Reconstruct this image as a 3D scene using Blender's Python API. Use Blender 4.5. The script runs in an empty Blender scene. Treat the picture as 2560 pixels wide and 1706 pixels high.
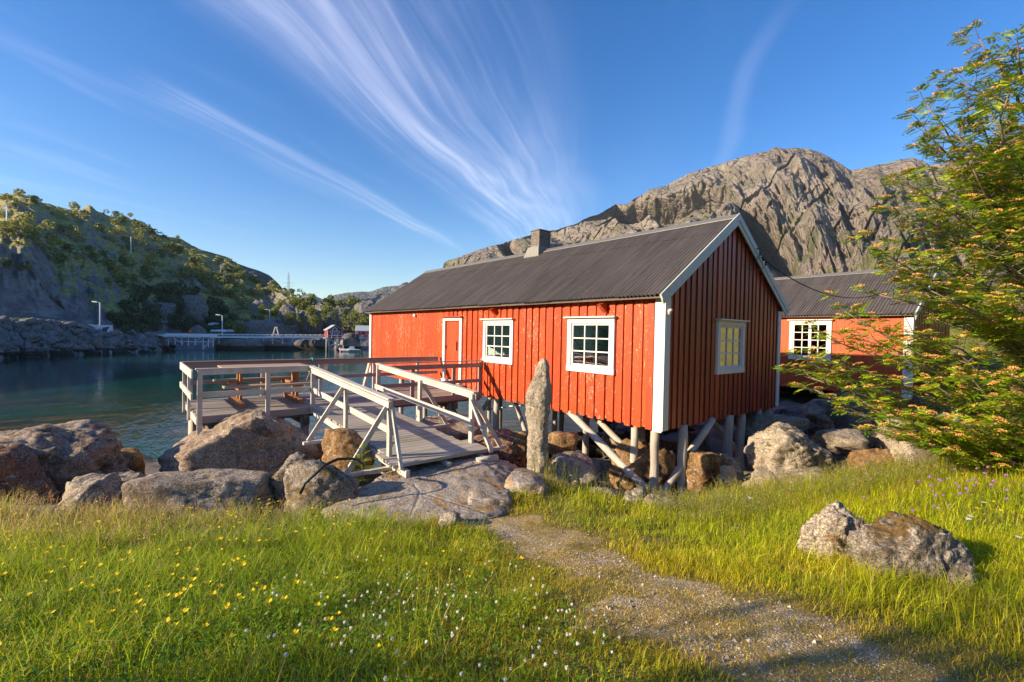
import bpy, math, random
import numpy as np
from mathutils import Vector, Matrix
random.seed(7)
RNG = np.random.default_rng(11)
sc = bpy.context.scene
COL = sc.collection
PI = math.pi

# ------------------------------------------------------------------ camera
FPX, YAW, PITCH, ROLL = 1155.8909, .8817, -.0183, -.0195
CAM = np.array([4.6691, -7.3657, 1.7116])

def _rot():
    cy, sy = math.cos(YAW), math.sin(YAW); cp, sp = math.cos(PITCH), math.sin(PITCH)
    cr, sr = math.cos(ROLL), math.sin(ROLL)
    return (np.array([[cy, -sy, 0], [sy, cy, 0], [0, 0, 1]]) @ np.array([[1, 0, 0], [0, cp, -sp], [0, sp, cp]])
            @ np.array([[cr, 0, sr], [0, 1, 0], [-sr, 0, cr]]))
RM = _rot()
cam_d = bpy.data.cameras.new('camera'); cam = bpy.data.objects.new('camera', cam_d); COL.objects.link(cam)
cam_d.sensor_width = 36; cam_d.lens = FPX / 2560 * 36; cam_d.clip_end = 20000; cam_d.clip_start = .05
m4 = Matrix.Identity(4)
for r in range(3):
    m4[r][0] = RM[r, 0]; m4[r][1] = RM[r, 2]; m4[r][2] = -RM[r, 1]; m4[r][3] = CAM[r]
cam.matrix_world = m4
sc.camera = cam
FW = np.array([-math.sin(YAW), math.cos(YAW)]); RT = np.array([math.cos(YAW), math.sin(YAW)])

# ------------------------------------------------------------------ sun, exposure
SUN = Vector((-.36, -1.0, .385)).normalized()          # towards the sun
SUN_EL = math.asin(SUN.z); SUN_AZ = math.atan2(SUN.x, SUN.y)
sun_d = bpy.data.lights.new('sun', 'SUN'); sun = bpy.data.objects.new('sun', sun_d); COL.objects.link(sun)
sun_d.energy = 5.0; sun_d.angle = math.radians(.5); sun_d.color = (1.0, .82, .56)
sun.rotation_euler = SUN.to_track_quat('Z', 'Y').to_euler()
sun.location = (-20, -60, 40)
sc.view_settings.view_transform = 'Standard'; sc.view_settings.look = 'None'
sc.view_settings.exposure = 1.02; sc.view_settings.gamma = 1
sc.view_settings.use_curve_mapping = False
sc.cycles.max_bounces = 6; sc.cycles.transparent_max_bounces = 12
sc.cycles.diffuse_bounces = 3; sc.cycles.glossy_bounces = 3; sc.cycles.caustics_reflective = False
sc.cycles.caustics_refractive = False

# ------------------------------------------------------------------ node helper
class NT:
    def __init__(s, tree): s.t = tree; s.n = tree.nodes; s.l = tree.links
    def new(s, typ, **kw):
        n = s.n.new(typ)
        for k, v in kw.items(): setattr(n, k, v)
        return n
    def put(s, sock, v):
        if isinstance(v, bpy.types.NodeSocket): s.l.new(v, sock)
        elif isinstance(v, (tuple, list)) and len(v) == 3 and sock.type == 'RGBA': sock.default_value = (*v, 1)
        else: sock.default_value = v
    def math(s, op, a, b=0.0, c=0.0, clamp=False):
        n = s.new('ShaderNodeMath', operation=op, use_clamp=clamp)
        s.put(n.inputs[0], a); s.put(n.inputs[1], b)
        if len(n.inputs) > 2: s.put(n.inputs[2], c)
        return n.outputs[0]
    def step(s, a, lo, hi, o0=0.0, o1=1.0):
        n = s.new('ShaderNodeMapRange', interpolation_type='SMOOTHSTEP')
        s.put(n.inputs[0], a); s.put(n.inputs[1], lo); s.put(n.inputs[2], hi)
        s.put(n.inputs[3], o0); s.put(n.inputs[4], o1)
        return n.outputs[0]
    def vec(s, x=0.0, y=0.0, z=0.0):
        n = s.new('ShaderNodeCombineXYZ'); s.put(n.inputs[0], x); s.put(n.inputs[1], y); s.put(n.inputs[2], z)
        return n.outputs[0]
    def dot(s, a, b):
        n = s.new('ShaderNodeVectorMath', operation='DOT_PRODUCT'); s.put(n.inputs[0], a); s.put(n.inputs[1], b)
        return n.outputs['Value']
    def mapv(s, v, scale=(1, 1, 1), rot=(0, 0, 0), loc=(0, 0, 0)):
        n = s.new('ShaderNodeMapping'); s.put(n.inputs[0], v)
        n.inputs[1].default_value = loc; n.inputs[2].default_value = rot; n.inputs[3].default_value = scale
        return n.outputs[0]
    def noise(s, v, scale=5.0, det=4.0, rough=.55, dist=0.0, typ='FBM'):
        n = s.new('ShaderNodeTexNoise'); n.noise_type = typ
        s.put(n.inputs['Vector'], v); n.inputs['Scale'].default_value = scale
        n.inputs['Detail'].default_value = det; n.inputs['Roughness'].default_value = rough
        n.inputs['Distortion'].default_value = dist
        return n.outputs['Fac']
    def voro(s, v, scale=5.0, feat='F1', out='Distance', rnd=1.0):
        n = s.new('ShaderNodeTexVoronoi', feature=feat); s.put(n.inputs['Vector'], v)
        n.inputs['Scale'].default_value = scale; n.inputs['Randomness'].default_value = rnd
        return n.outputs[out]
    def ramp(s, f, stops):
        n = s.new('ShaderNodeValToRGB'); s.put(n.inputs[0], f); e = n.color_ramp.elements
        while len(e) < len(stops): e.new(.5)
        for el, (p, c) in zip(e, stops):
            el.position = p; el.color = (*c, 1) if isinstance(c, (tuple, list)) else (c, c, c, 1)
        return n.outputs[0]
    def mix(s, f, a, b, mode='MIX'):
        n = s.new('ShaderNodeMix', data_type='RGBA', blend_type=mode)
        s.put(n.inputs[0], f); s.put(n.inputs[6], a); s.put(n.inputs[7], b)
        return n.outputs[2]
    def bump(s, h, strength=.5, dist=.02, nrm=None):
        n = s.new('ShaderNodeBump'); s.put(n.inputs['Height'], h)
        n.inputs['Strength'].default_value = strength; n.inputs['Distance'].default_value = dist
        if nrm is not None: s.put(n.inputs['Normal'], nrm)
        return n.outputs[0]
    def obj(s): return s.new('ShaderNodeTexCoord').outputs['Object']
    def pos(s): return s.new('ShaderNodeNewGeometry').outputs['Position']
    def isl(s): return s.new('ShaderNodeNewGeometry').outputs['Random Per Island']
    def attr(s, name, out='Color'):
        n = s.new('ShaderNodeAttribute'); n.attribute_name = name; return n.outputs[out]

MATS = {}
def material(name, fn, **kw):
    """fn(N, bsdf) wires a principled shader"""
    if name in MATS: return MATS[name]
    m = bpy.data.materials.new(name); m.use_nodes = True
    N = NT(m.node_tree); N.n.clear()
    out = N.new('ShaderNodeOutputMaterial'); b = N.new('ShaderNodeBsdfPrincipled')
    N.l.new(b.outputs[0], out.inputs[0]); b.inputs['Roughness'].default_value = kw.get('rough', .6)
    b.inputs['Specular IOR Level'].default_value = kw.get('spec', .4)
    fn(N, b, out)
    MATS[name] = m
    return m

# ------------------------------------------------------------------ world: sky with cirrus streaks
w = bpy.data.worlds.new('World'); sc.world = w; w.use_nodes = True
N = NT(w.node_tree); N.n.clear()
out = N.new('ShaderNodeOutputWorld'); bg = N.new('ShaderNodeBackground'); N.l.new(bg.outputs[0], out.inputs[0])
sky = N.new('ShaderNodeTexSky', sky_type='NISHITA'); sky.sun_disc = False
sky.sun_elevation = SUN_EL; sky.sun_rotation = SUN_AZ % (2 * PI)
sky.altitude = 0; sky.air_density = 1.0; sky.dust_density = .35; sky.ozone_density = 2.2
hs = N.new('ShaderNodeHueSaturation'); hs.inputs['Saturation'].default_value = 1.4; hs.inputs['Hue'].default_value = .512
N.l.new(sky.outputs[0], hs.inputs['Color'])
d = N.new('ShaderNodeTexCoord').outputs['Generated']
zz = N.math('MAXIMUM', N.dot(d, (0, 0, 1)), .02)
a = N.math('DIVIDE', N.dot(d, (RT[0], RT[1], 0)), zz)
b = N.math('DIVIDE', N.dot(d, (FW[0], FW[1], 0)), zz)
warp = N.noise(N.vec(N.math('MULTIPLY', a, .9), N.math('MULTIPLY', b, .5), 3.3), 1.0, 2, .5)
s_ = N.math('SUBTRACT', a, N.math('MULTIPLY', b, .22))
s_ = N.math('ADD', s_, N.math('MULTIPLY', N.math('SUBTRACT', warp, .5), .42))
fine = N.noise(N.vec(N.math('MULTIPLY', s_, 15.0), N.math('MULTIPLY', b, .55), 1.7), 1.0, 7, .6, .5)
soft = N.noise(N.vec(N.math('MULTIPLY', s_, 2.6), N.math('MULTIPLY', b, .5), 5.1), 1.0, 4, .55, .3)
band = N.math('MULTIPLY', N.step(s_, -1.42, -.98), N.step(s_, -.05, -.85))
fadeb = N.math('MULTIPLY', N.step(b, 7.5, 3.6), N.step(b, .8, 1.5))
m1 = N.math('MULTIPLY', N.math('MULTIPLY', band, fadeb), N.step(N.math('ADD', N.math('MULTIPLY', fine, .6), N.math('MULTIPLY', soft, .5)), .40, .86))
m1b = N.math('MULTIPLY', N.math('MULTIPLY', band, fadeb), N.step(soft, .25, .75, .12, .48))
th = N.math('MULTIPLY', N.step(s_, -2.14, -1.97), N.step(s_, -1.74, -1.9))
m2 = N.math('MULTIPLY', N.math('MULTIPLY', th, N.math('MULTIPLY', N.step(b, 1.75, 2.2), N.step(b, 6.2, 4.2))), N.step(fine, .36, .70, .12, .55))
th3 = N.math('MULTIPLY', N.step(s_, .50, .56), N.step(s_, .63, .57))
m3 = N.math('MULTIPLY', N.math('MULTIPLY', th3, N.math('MULTIPLY', N.step(b, 1.2, 1.8), N.step(b, 3.6, 2.2))), .17)
wisp = N.math('MULTIPLY', N.math('MULTIPLY', N.step(s_, 1.2, -2.4), N.step(soft, .5, .8)), N.step(b, 6, 2, 0, .28))
mm = N.math('ADD', N.math('ADD', m1, m1b), N.math('ADD', N.math('ADD', m2, m3), wisp), clamp=True)
mm = N.math('MULTIPLY', mm, .31)
zh = N.dot(d, (0, 0, 1))
cloudc = N.mix(N.step(b, 1.2, 4.5), (7.2, 7.1, 8.4), (7.8, 7.8, 8.3))
skc = N.mix(mm, hs.outputs[0], cloudc)
N.l.new(skc, bg.inputs[0]); bg.inputs[1].default_value = .105

# ------------------------------------------------------------------ pixel <-> world measuring helpers (photo pixels, 2560 wide)
def ray(u, v): return RM @ np.array([(u - 1280) / FPX, 1, (853 - v) / FPX])
def onz(u, v, z): d = ray(u, v); return CAM + d * (z - CAM[2]) / d[2]
def onx(u, v, x): d = ray(u, v); return CAM + d * (x - CAM[0]) / d[0]
def ony(u, v, y): d = ray(u, v); return CAM + d * (y - CAM[1]) / d[1]
def atd(u, v, D):
    d = ray(u, v); hd = d[0] * FW[0] + d[1] * FW[1]
    return CAM + d * (D / hd)
def LD(lat, dep): return CAM[:2] + RT * lat + FW * dep
def toLD(x, y):
    dx = np.asarray(x) - CAM[0]; dy = np.asarray(y) - CAM[1]
    return dx * RT[0] + dy * RT[1], dx * FW[0] + dy * FW[1]

# ------------------------------------------------------------------ numpy noise
def _h(ix, iy, iz, seed):
    n = (ix * 374761393 + iy * 668265263 + iz * 2147483647 + seed * 1274126177).astype(np.int64) & 0xffffffff
    n = ((n ^ (n >> 13)) * 1274126177) & 0xffffffff
    n = n ^ (n >> 16)
    return (n & 0xffffff) / float(0xffffff) * 2 - 1
def vnoise(x, y, z=0.0, seed=0):
    x = np.asarray(x, float); y = np.asarray(y, float) + 0 * x; z = np.asarray(z, float) + 0 * x
    ix = np.floor(x).astype(np.int64); iy = np.floor(y).astype(np.int64); iz = np.floor(z).astype(np.int64)
    fx = x - ix; fy = y - iy; fz = z - iz
    ux = fx * fx * fx * (fx * (fx * 6 - 15) + 10); uy = fy * fy * fy * (fy * (fy * 6 - 15) + 10); uz = fz * fz * fz * (fz * (fz * 6 - 15) + 10)
    r = 0
    for dx in (0, 1):
        for dy in (0, 1):
            for dz in (0, 1):
                wgt = (ux if dx else 1 - ux) * (uy if dy else 1 - uy) * (uz if dz else 1 - uz)
                r = r + wgt * _h(ix + dx, iy + dy, iz + dz, seed)
    return r
def fbm(x, y, z=0.0, oct=4, seed=0, gain=.5, lac=2.03):
    r = 0; a_ = 1.0; f_ = 1.0; t = 0
    for o_ in range(oct):
        r = r + a_ * vnoise(x * f_ + o_ * 17.3, y * f_ - o_ * 9.1, z * f_ + o_ * 5.7, seed + o_); t += a_; a_ *= gain; f_ *= lac
    return r / t
def ridged(x, y, z=0.0, oct=4, seed=0, gain=.5):
    r = 0; a_ = 1.0; f_ = 1.0; t = 0
    for o_ in range(oct):
        r = r + a_ * (1 - 2 * np.abs(vnoise(x * f_ + o_ * 7.3, y * f_ - o_ * 3.1, z * f_, seed + o_))); t += a_; a_ *= gain; f_ *= 2.1
    return r / t
def sstep(x, a_, b_):
    t = np.clip((np.asarray(x, float) - a_) / (b_ - a_), 0, 1); return t * t * (3 - 2 * t)

# ------------------------------------------------------------------ objects
def wloc(o):
    v = Vector((0, 0, 0))
    while o: v += o.location; o = o.parent
    return np.array(v)
def tag(o, label=None, cat=None, group=None, kind=None):
    if label: o['label'] = label
    if cat: o['category'] = cat
    if group: o['group'] = group
    if kind: o['kind'] = kind
    return o
def thing(name, label, cat, loc=(0, 0, 0), rz=0, group=None):
    o = bpy.data.objects.new(name, None); COL.objects.link(o); o.location = loc; o.rotation_euler = (0, 0, rz)
    o.empty_display_size = .2
    return tag(o, label, cat, group)
def linkmesh(name, me, parent=None, loc=(0, 0, 0)):
    o = bpy.data.objects.new(name, me); COL.objects.link(o); o.location = loc
    if parent: o.parent = parent
    return o
def npmesh(name, V, F, mats, parent=None, loc=(0, 0, 0), smooth=True, color=None, midx=None, uv=None):
    """V (n,3); F list of int arrays (k, sides)"""
    V = np.ascontiguousarray(V, dtype=np.float32)
    me = bpy.data.meshes.new(name)
    if not isinstance(F, (list, tuple)): F = [F]
    F = [np.asarray(f, dtype=np.int32) for f in F if len(f)]
    tot = sum(f.size for f in F); npoly = sum(len(f) for f in F)
    me.vertices.add(len(V)); me.vertices.foreach_set('co', V.ravel())
    me.loops.add(tot); me.polygons.add(npoly)
    me.loops.foreach_set('vertex_index', np.concatenate([f.ravel() for f in F]))
    sizes = np.concatenate([np.full(len(f), f.shape[1], dtype=np.int32) for f in F])
    starts = np.concatenate([[0], np.cumsum(sizes)[:-1]]).astype(np.int32)
    me.polygons.foreach_set('loop_start', starts)
    me.polygons.foreach_set('use_smooth', np.full(npoly, smooth))
    if midx is not None: me.polygons.foreach_set('material_index', np.asarray(midx, dtype=np.int32))
    if color is not None:
        ca = me.color_attributes.new('tint', 'FLOAT_COLOR', 'POINT')
        c4 = np.ones((len(V), 4), dtype=np.float32); c4[:, :3] = color
        ca.data.foreach_set('color', c4.ravel())
    me.update(calc_edges=True)
    for m_ in (mats if isinstance(mats, (list, tuple)) else [mats]): me.materials.append(m_)
    return linkmesh(name, me, parent, loc)
def gridF(nu, nv, off=0, wrap=False):
    i = np.arange(nv - 1)[:, None] * nu; j = np.arange(nu - 1)[None, :]
    a_ = (i + j).ravel() + off
    f = np.stack([a_, a_ + 1, a_ + nu + 1, a_ + nu], 1)
    if wrap:
        i = np.arange(nv - 1) * nu + off
        f = np.concatenate([f, np.stack([i + nu - 1, i, i + nu, i + 2 * nu - 1], 1)])
    return f

class MB:
    """collects boxes, bars and tubes and links them as one mesh"""
    def __init__(s): s.v = []; s.f = []; s.sm = []
    def hexa(s, P):
        n = len(s.v); s.v.extend([tuple(p) for p in P])
        for q in ((0, 3, 2, 1), (4, 5, 6, 7), (0, 1, 5, 4), (1, 2, 6, 5), (2, 3, 7, 6), (3, 0, 4, 7)):
            s.f.append([n + k for k in q]); s.sm.append(False)
        return s
    def box(s, x0, x1, y0, y1, z0, z1):
        return s.hexa([(x0, y0, z0), (x1, y0, z0), (x1, y1, z0), (x0, y1, z0), (x0, y0, z1), (x1, y0, z1), (x1, y1, z1), (x0, y1, z1)])
    def bar(s, p, q, w_, h_, up=(0, 0, 1)):
        p = Vector(p); q = Vector(q); d_ = (q - p).normalized(); up = Vector(up)
        if abs(d_.dot(up)) > .98: up = Vector((1, 0, 0))
        r_ = d_.cross(up).normalized(); u_ = r_.cross(d_).normalized()
        P = []
        for e in (p, q):
            for sx, sz in ((-1, -1), (1, -1), (1, 1), (-1, 1)): P.append(e + r_ * (sx * w_ / 2) + u_ * (sz * h_ / 2))
        return s.hexa(P)
    def tube(s, pts, rad, n=8, cap=True, jit=0.0, sm=True):
        pts = [Vector(p) for p in pts]
        if not isinstance(rad, (list, tuple)): rad = [rad] * len(pts)
        base = len(s.v); prev = None
        for i, p in enumerate(pts):
            t = (pts[min(i + 1, len(pts) - 1)] - pts[max(i - 1, 0)]).normalized()
            if prev is None:
                a_ = Vector((0, 0, 1)) if abs(t.z) < .9 else Vector((1, 0, 0)); r_ = t.cross(a_).normalized()
            else: r_ = (prev - t * prev.dot(t)).normalized()
            prev = r_; b_ = t.cross(r_)
            for k in range(n):
                an = 2 * PI * k / n; rr = rad[i] * (1 + random.uniform(-jit, jit))
                s.v.append(tuple(p + (r_ * math.cos(an) + b_ * math.sin(an)) * rr))
        for i in range(len(pts) - 1):
            for k in range(n):
                k2 = (k + 1) % n; o = base + i * n
                s.f.append([o + k, o + k2, o + n + k2, o + n + k]); s.sm.append(sm)
        if cap:
            s.f.append([base + k for k in range(n)][::-1]); s.sm.append(False)
            o = base + (len(pts) - 1) * n; s.f.append([o + k for k in range(n)]); s.sm.append(False)
        return s
    def poly(s, P):
        n = len(s.v); s.v.extend([tuple(p) for p in P]); s.f.append(list(range(n, n + len(P)))); s.sm.append(False); return s
    def prism(s, P, off):
        """closed polygon P extruded by vector off"""
        n = len(s.v); k = len(P); off = Vector(off)
        s.v.extend([tuple(p) for p in P]); s.v.extend([tuple(Vector(p) + off) for p in P])
        s.f.append(list(range(n, n + k))[::-1]); s.f.append(list(range(n + k, n + 2 * k))); s.sm += [False, False]
        for i in range(k):
            j = (i + 1) % k; s.f.append([n + i, n + j, n + k + j, n + k + i]); s.sm.append(False)
        return s
    def build(s, name, mat, parent=None, local=False, org=None, label=None):
        me = bpy.data.meshes.new(name)
        sh = np.zeros(3)
        if parent and not local: sh = wloc(parent)
        if org is not None: sh = np.array(org)
        me.from_pydata([tuple(np.array(v) - sh) for v in s.v], [], s.f)
        me.polygons.foreach_set('use_smooth', s.sm)
        me.materials.append(mat); me.validate(); me.update()
        o = linkmesh(name, me, parent, tuple(sh) if (org is not None and not parent) else (0, 0, 0))
        if label: o['label'] = label
        return o
def copy_tree(o, parent=None):
    c = o.copy(); COL.objects.link(c); c.parent = parent
    for ch in list(o.children): copy_tree(ch, c)
    return c

# ------------------------------------------------------------------ materials
def _wood(c1, c2, c3, grain=(9, 1, 9), bumpd=.004, rough=.75, island=.35):
    def fn(N, b, out):
        o = N.obj(); i = N.isl()
        off = N.vec(N.math('MULTIPLY', i, 31.0), N.math('MULTIPLY', i, 17.0), N.math('MULTIPLY', i, 7.0))
        va = N.new('ShaderNodeVectorMath', operation='ADD'); N.put(va.inputs[0], N.mapv(o, grain)); N.put(va.inputs[1], off)
        g = N.noise(va.outputs[0], 3.2, 6, .65, .4)
        k = N.noise(o, 1.6, 3, .6)
        col = N.mix(N.ramp(g, [(.3, 0.0), (.7, 1.0)]), c1, c2)
        col = N.mix(N.ramp(k, [(.42, 0.0), (.75, .7)]), col, c3)
        col = N.mix(N.math('MULTIPLY', N.math('SUBTRACT', i, .5), island), col, (0, 0, 0))
        n = N.new('ShaderNodeHueSaturation'); N.put(n.inputs['Value'], N.math('ADD', 1 - island / 2, N.math('MULTIPLY', i, island))); N.put(n.inputs['Color'], col)
        N.put(b.inputs['Base Color'], n.outputs[0]); b.inputs['Roughness'].default_value = rough
        N.put(b.inputs['Normal'], N.bump(g, .6, bumpd))
    return fn
M_RAIL = material('pale_weathered_wood', _wood((.66, .61, .54), (.47, .43, .38), (.36, .33, .29), (3, 3, 3)))
M_RAILX = material('rail_wood_along_x', _wood((.72, .66, .58), (.52, .47, .41), (.40, .36, .31), (.5, 12, 12)))
M_RAILB = material('brown_grey_rail_wood', _wood((.38, .31, .27), (.25, .20, .175), (.30, .25, .22), (12, .5, 12)))
M_DECK = material('grey_decking', _wood((.44, .375, .32), (.27, .23, .20), (.20, .175, .14), (12, .5, 12), island=.5))
M_GANG = material('gangway_decking', _wood((.50, .45, .385), (.32, .285, .24), (.27, .25, .17), (12, .5, 12), island=.5))
M_BEAM = material('dark_wet_beam', _wood((.16, .12, .10), (.09, .07, .06), (.12, .10, .06), (6, .6, 6)))
M_POST = material('silver_grey_log', _wood((.62, .54, .47), (.40, .34, .29), (.28, .235, .20), (9, 9, .5), bumpd=.012, island=.2))
M_TABLE = material('orange_stained_wood', _wood((.42, .19, .07), (.30, .12, .04), (.35, .17, .08), (4, 4, 4), island=.25))
M_TABLETOP = material('faded_table_planks', _wood((.50, .34, .23), (.38, .23, .14), (.42, .27, .18), (12, .5, 12), island=.25))

def _paint(base, alt, peelc, peel=.62, streak=(14, 14, 1.2), rough=.42, isl=.3, bumpd=.003):
    def fn(N, b, out):
        o = N.obj(); i = N.isl()
        off = N.vec(N.math('MULTIPLY', i, 31.0), N.math('MULTIPLY', i, 13.0), N.math('MULTIPLY', i, 7.0))
        va = N.new('ShaderNodeVectorMath', operation='ADD'); N.put(va.inputs[0], o); N.put(va.inputs[1], off)
        g = N.noise(N.mapv(va.outputs[0], streak), 2.2, 6, .65, .5)
        col = N.mix(N.ramp(g, [(.35, 0.0), (.68, 1.0)]), base, alt)
        pl = N.noise(N.mapv(va.outputs[0], (26, 26, 9)), 1.0, 5, .7, 1.2)
        pm = N.noise(N.mapv(o, (1.6, 1.6, .9)), 1.0, 3, .6)
        th = N.math('ADD', pl, N.math('MULTIPLY', N.math('SUBTRACT', pm, .5), .3))
        pk = N.step(th, peel, peel + .035)
        col = N.mix(N.math('MULTIPLY', pk, .85), col, peelc)
        n = N.new('ShaderNodeHueSaturation'); N.put(n.inputs['Value'], N.math('ADD', 1 - isl / 2, N.math('MULTIPLY', i, isl))); N.put(n.inputs['Color'], col)
        N.put(b.inputs['Base Color'], n.outputs[0])
        N.put(b.inputs['Roughness'], N.math('ADD', rough, N.math('MULTIPLY', g, .2)))
        h = N.math('SUBTRACT', N.math('MULTIPLY', g, .6), N.math('MULTIPLY', pk, .5))
        N.put(b.inputs['Normal'], N.bump(h, .7, bumpd))
    return fn
M_RED = material('flaking_red_paint', _paint((.56, .068, .005), (.38, .038, .004), (.70, .42, .30), .61, isl=.42))
M_REDSMOOTH = material('red_door_paint', _paint((.58, .065, .012), (.48, .045, .008), (.72, .5, .42), .665))
M_GABLE = material('glossy_gable_red', _paint((.36, .055, .020), (.20, .030, .011), (.40, .17, .11), .70, rough=.3, isl=.5), spec=.6)  # darker, glossier variant of the front wall red, used on the gable walls
M_RED2 = material('smooth_red_paint', _paint((.54, .095, .022), (.46, .07, .018), (.6, .3, .2), .76, rough=.5, isl=.12))
M_WHITE = material('white_trim_paint', _paint((.74, .72, .68), (.66, .64, .60), (.45, .40, .34), .72, rough=.45, isl=.08))
M_WHITEBLUE = material('pale_grey_barge_paint', _paint((.62, .66, .64), (.55, .59, .57), (.40, .40, .36), .70, rough=.5, isl=.08))

def _roof(N, b, out):
    o = N.obj()
    st = N.noise(N.mapv(o, (13.2, .9, .9)), 1.0, 5, .7, .3)
    st2 = N.noise(N.mapv(o, (2.1, .5, .5)), 1.0, 4, .6)
    bl = N.noise(o, 9, 5, .7)
    col = N.mix(N.ramp(st, [(.3, 0.0), (.72, 1.0)]), (.07, .060, .055), (.155, .13, .118))
    col = N.mix(N.ramp(st2, [(.4, 0.0), (.72, .6)]), col, (.055, .048, .046))
    col = N.mix(N.ramp(bl, [(.62, 0.0), (.72, .45)]), col, (.26, .23, .2))
    N.put(b.inputs['Base Color'], col); b.inputs['Roughness'].default_value = .62
    b.inputs['Metallic'].default_value = .0
    N.put(b.inputs['Normal'], N.bump(bl, .3, .003))
M_ROOF = material('weathered_corrugated_sheet', _roof)
def _plain(c, rough=.6, metal=0.0, var=.25, scale=6):
    def fn(N, b, out):
        n_ = N.noise(N.obj(), scale, 4, .6)
        N.put(b.inputs['Base Color'], N.mix(n_, tuple(k * (1 - var) for k in c), tuple(min(1, k * (1 + var)) for k in c)))
        b.inputs['Roughness'].default_value = rough; b.inputs['Metallic'].default_value = metal
    return fn
M_RIDGE = material('grey_ridge_flashing', _plain((.20, .19, .18), .55, .3))
M_DARK = material('dark_interior', _plain((.05, .042, .036), .9))
M_METAL = material('galvanised_metal', _plain((.5, .5, .5), .4, .7))
M_IRON = material('dark_iron', _plain((.05, .04, .035), .5, .5))
M_BLACK = material('black_rubber', _plain((.012, .012, .013), .45))
M_CURT = material('beige_curtain', _plain((.42, .38, .33), .9))
M_TEAL = material('teal_rope', _plain((.02, .32, .27), .7))
M_LTEAL = material('pale_green_line', _plain((.45, .62, .55), .7))
M_FARRED = material('distant_red_boards', _plain((.30, .035, .03), .6))
M_FARROOF = material('pale_grey_roof', _plain((.38, .42, .46), .6))
M_FARWOOD = material('pale_grey_timber', _plain((.80, .80, .80), .7, var=.05))
M_FARWOOD2 = material('dim_grey_timber', _plain((.26, .26, .27), .8))
M_FARWHITE = material('white_panel', _plain((.8, .82, .86), .6, var=.05))
M_LAMP = material('lamp_head_grey', _plain((.7, .72, .75), .4))
M_HULL = material('boat_hull_white', _plain((.62, .64, .68), .3, var=.08))
M_HULLB = material('boat_dark_blue', _plain((.03, .05, .10), .3))
M_BUOY = material('red_buoy', _plain((.7, .05, .03), .5))
M_ORANGE = material('orange_cloth', _plain((.8, .25, .03), .7))
def _glass(N, b, out):
    tr = N.new('ShaderNodeBsdfTransparent'); tr.inputs[0].default_value = (.82, .86, .84, 1)
    gl = N.new('ShaderNodeBsdfGlossy'); gl.inputs['Roughness'].default_value = .015
    wv = N.noise(N.obj(), 2.5, 1, .5); N.put(gl.inputs['Normal'], N.bump(wv, .12, .02))
    fr = N.new('ShaderNodeFresnel'); fr.inputs[0].default_value = 1.52
    mx = N.new('ShaderNodeMixShader'); N.put(mx.inputs[0], N.math('MULTIPLY', fr.outputs[0], 1.7, clamp=True))
    N.l.new(tr.outputs[0], mx.inputs[1]); N.l.new(gl.outputs[0], mx.inputs[2]); N.l.new(mx.outputs[0], out.inputs[0])
M_GLASS = material('window_glass', _glass)

def _stone_chim(N, b, out):
    o = N.obj()
    br = N.new('ShaderNodeTexBrick'); N.put(br.inputs['Vector'], N.mapv(o, (1, 1, 1), (PI / 2, 0, 0)))
    br.inputs['Scale'].default_value = 5; br.inputs['Row Height'].default_value = .42; br.inputs['Brick Width'].default_value = .8
    br.inputs['Mortar Size'].default_value = .02
    br.inputs['Color1'].default_value = (.20, .17, .14, 1); br.inputs['Color2'].default_value = (.11, .10, .085, 1); br.inputs['Mortar'].default_value = (.10, .09, .08, 1)
    n_ = N.noise(o, 14, 4, .6)
    N.put(b.inputs['Base Color'], N.mix(.35, br.outputs[0], N.ramp(n_, [(.3, (.1, .09, .08)), (.7, (.36, .33, .29))])))
    b.inputs['Roughness'].default_value = .9
    N.put(b.inputs['Normal'], N.bump(N.math('ADD', n_, N.math('MULTIPLY', br.outputs[1], -1.0)), .8, .02))
M_CHIM = material('rough_stone_blocks', _stone_chim)

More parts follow.
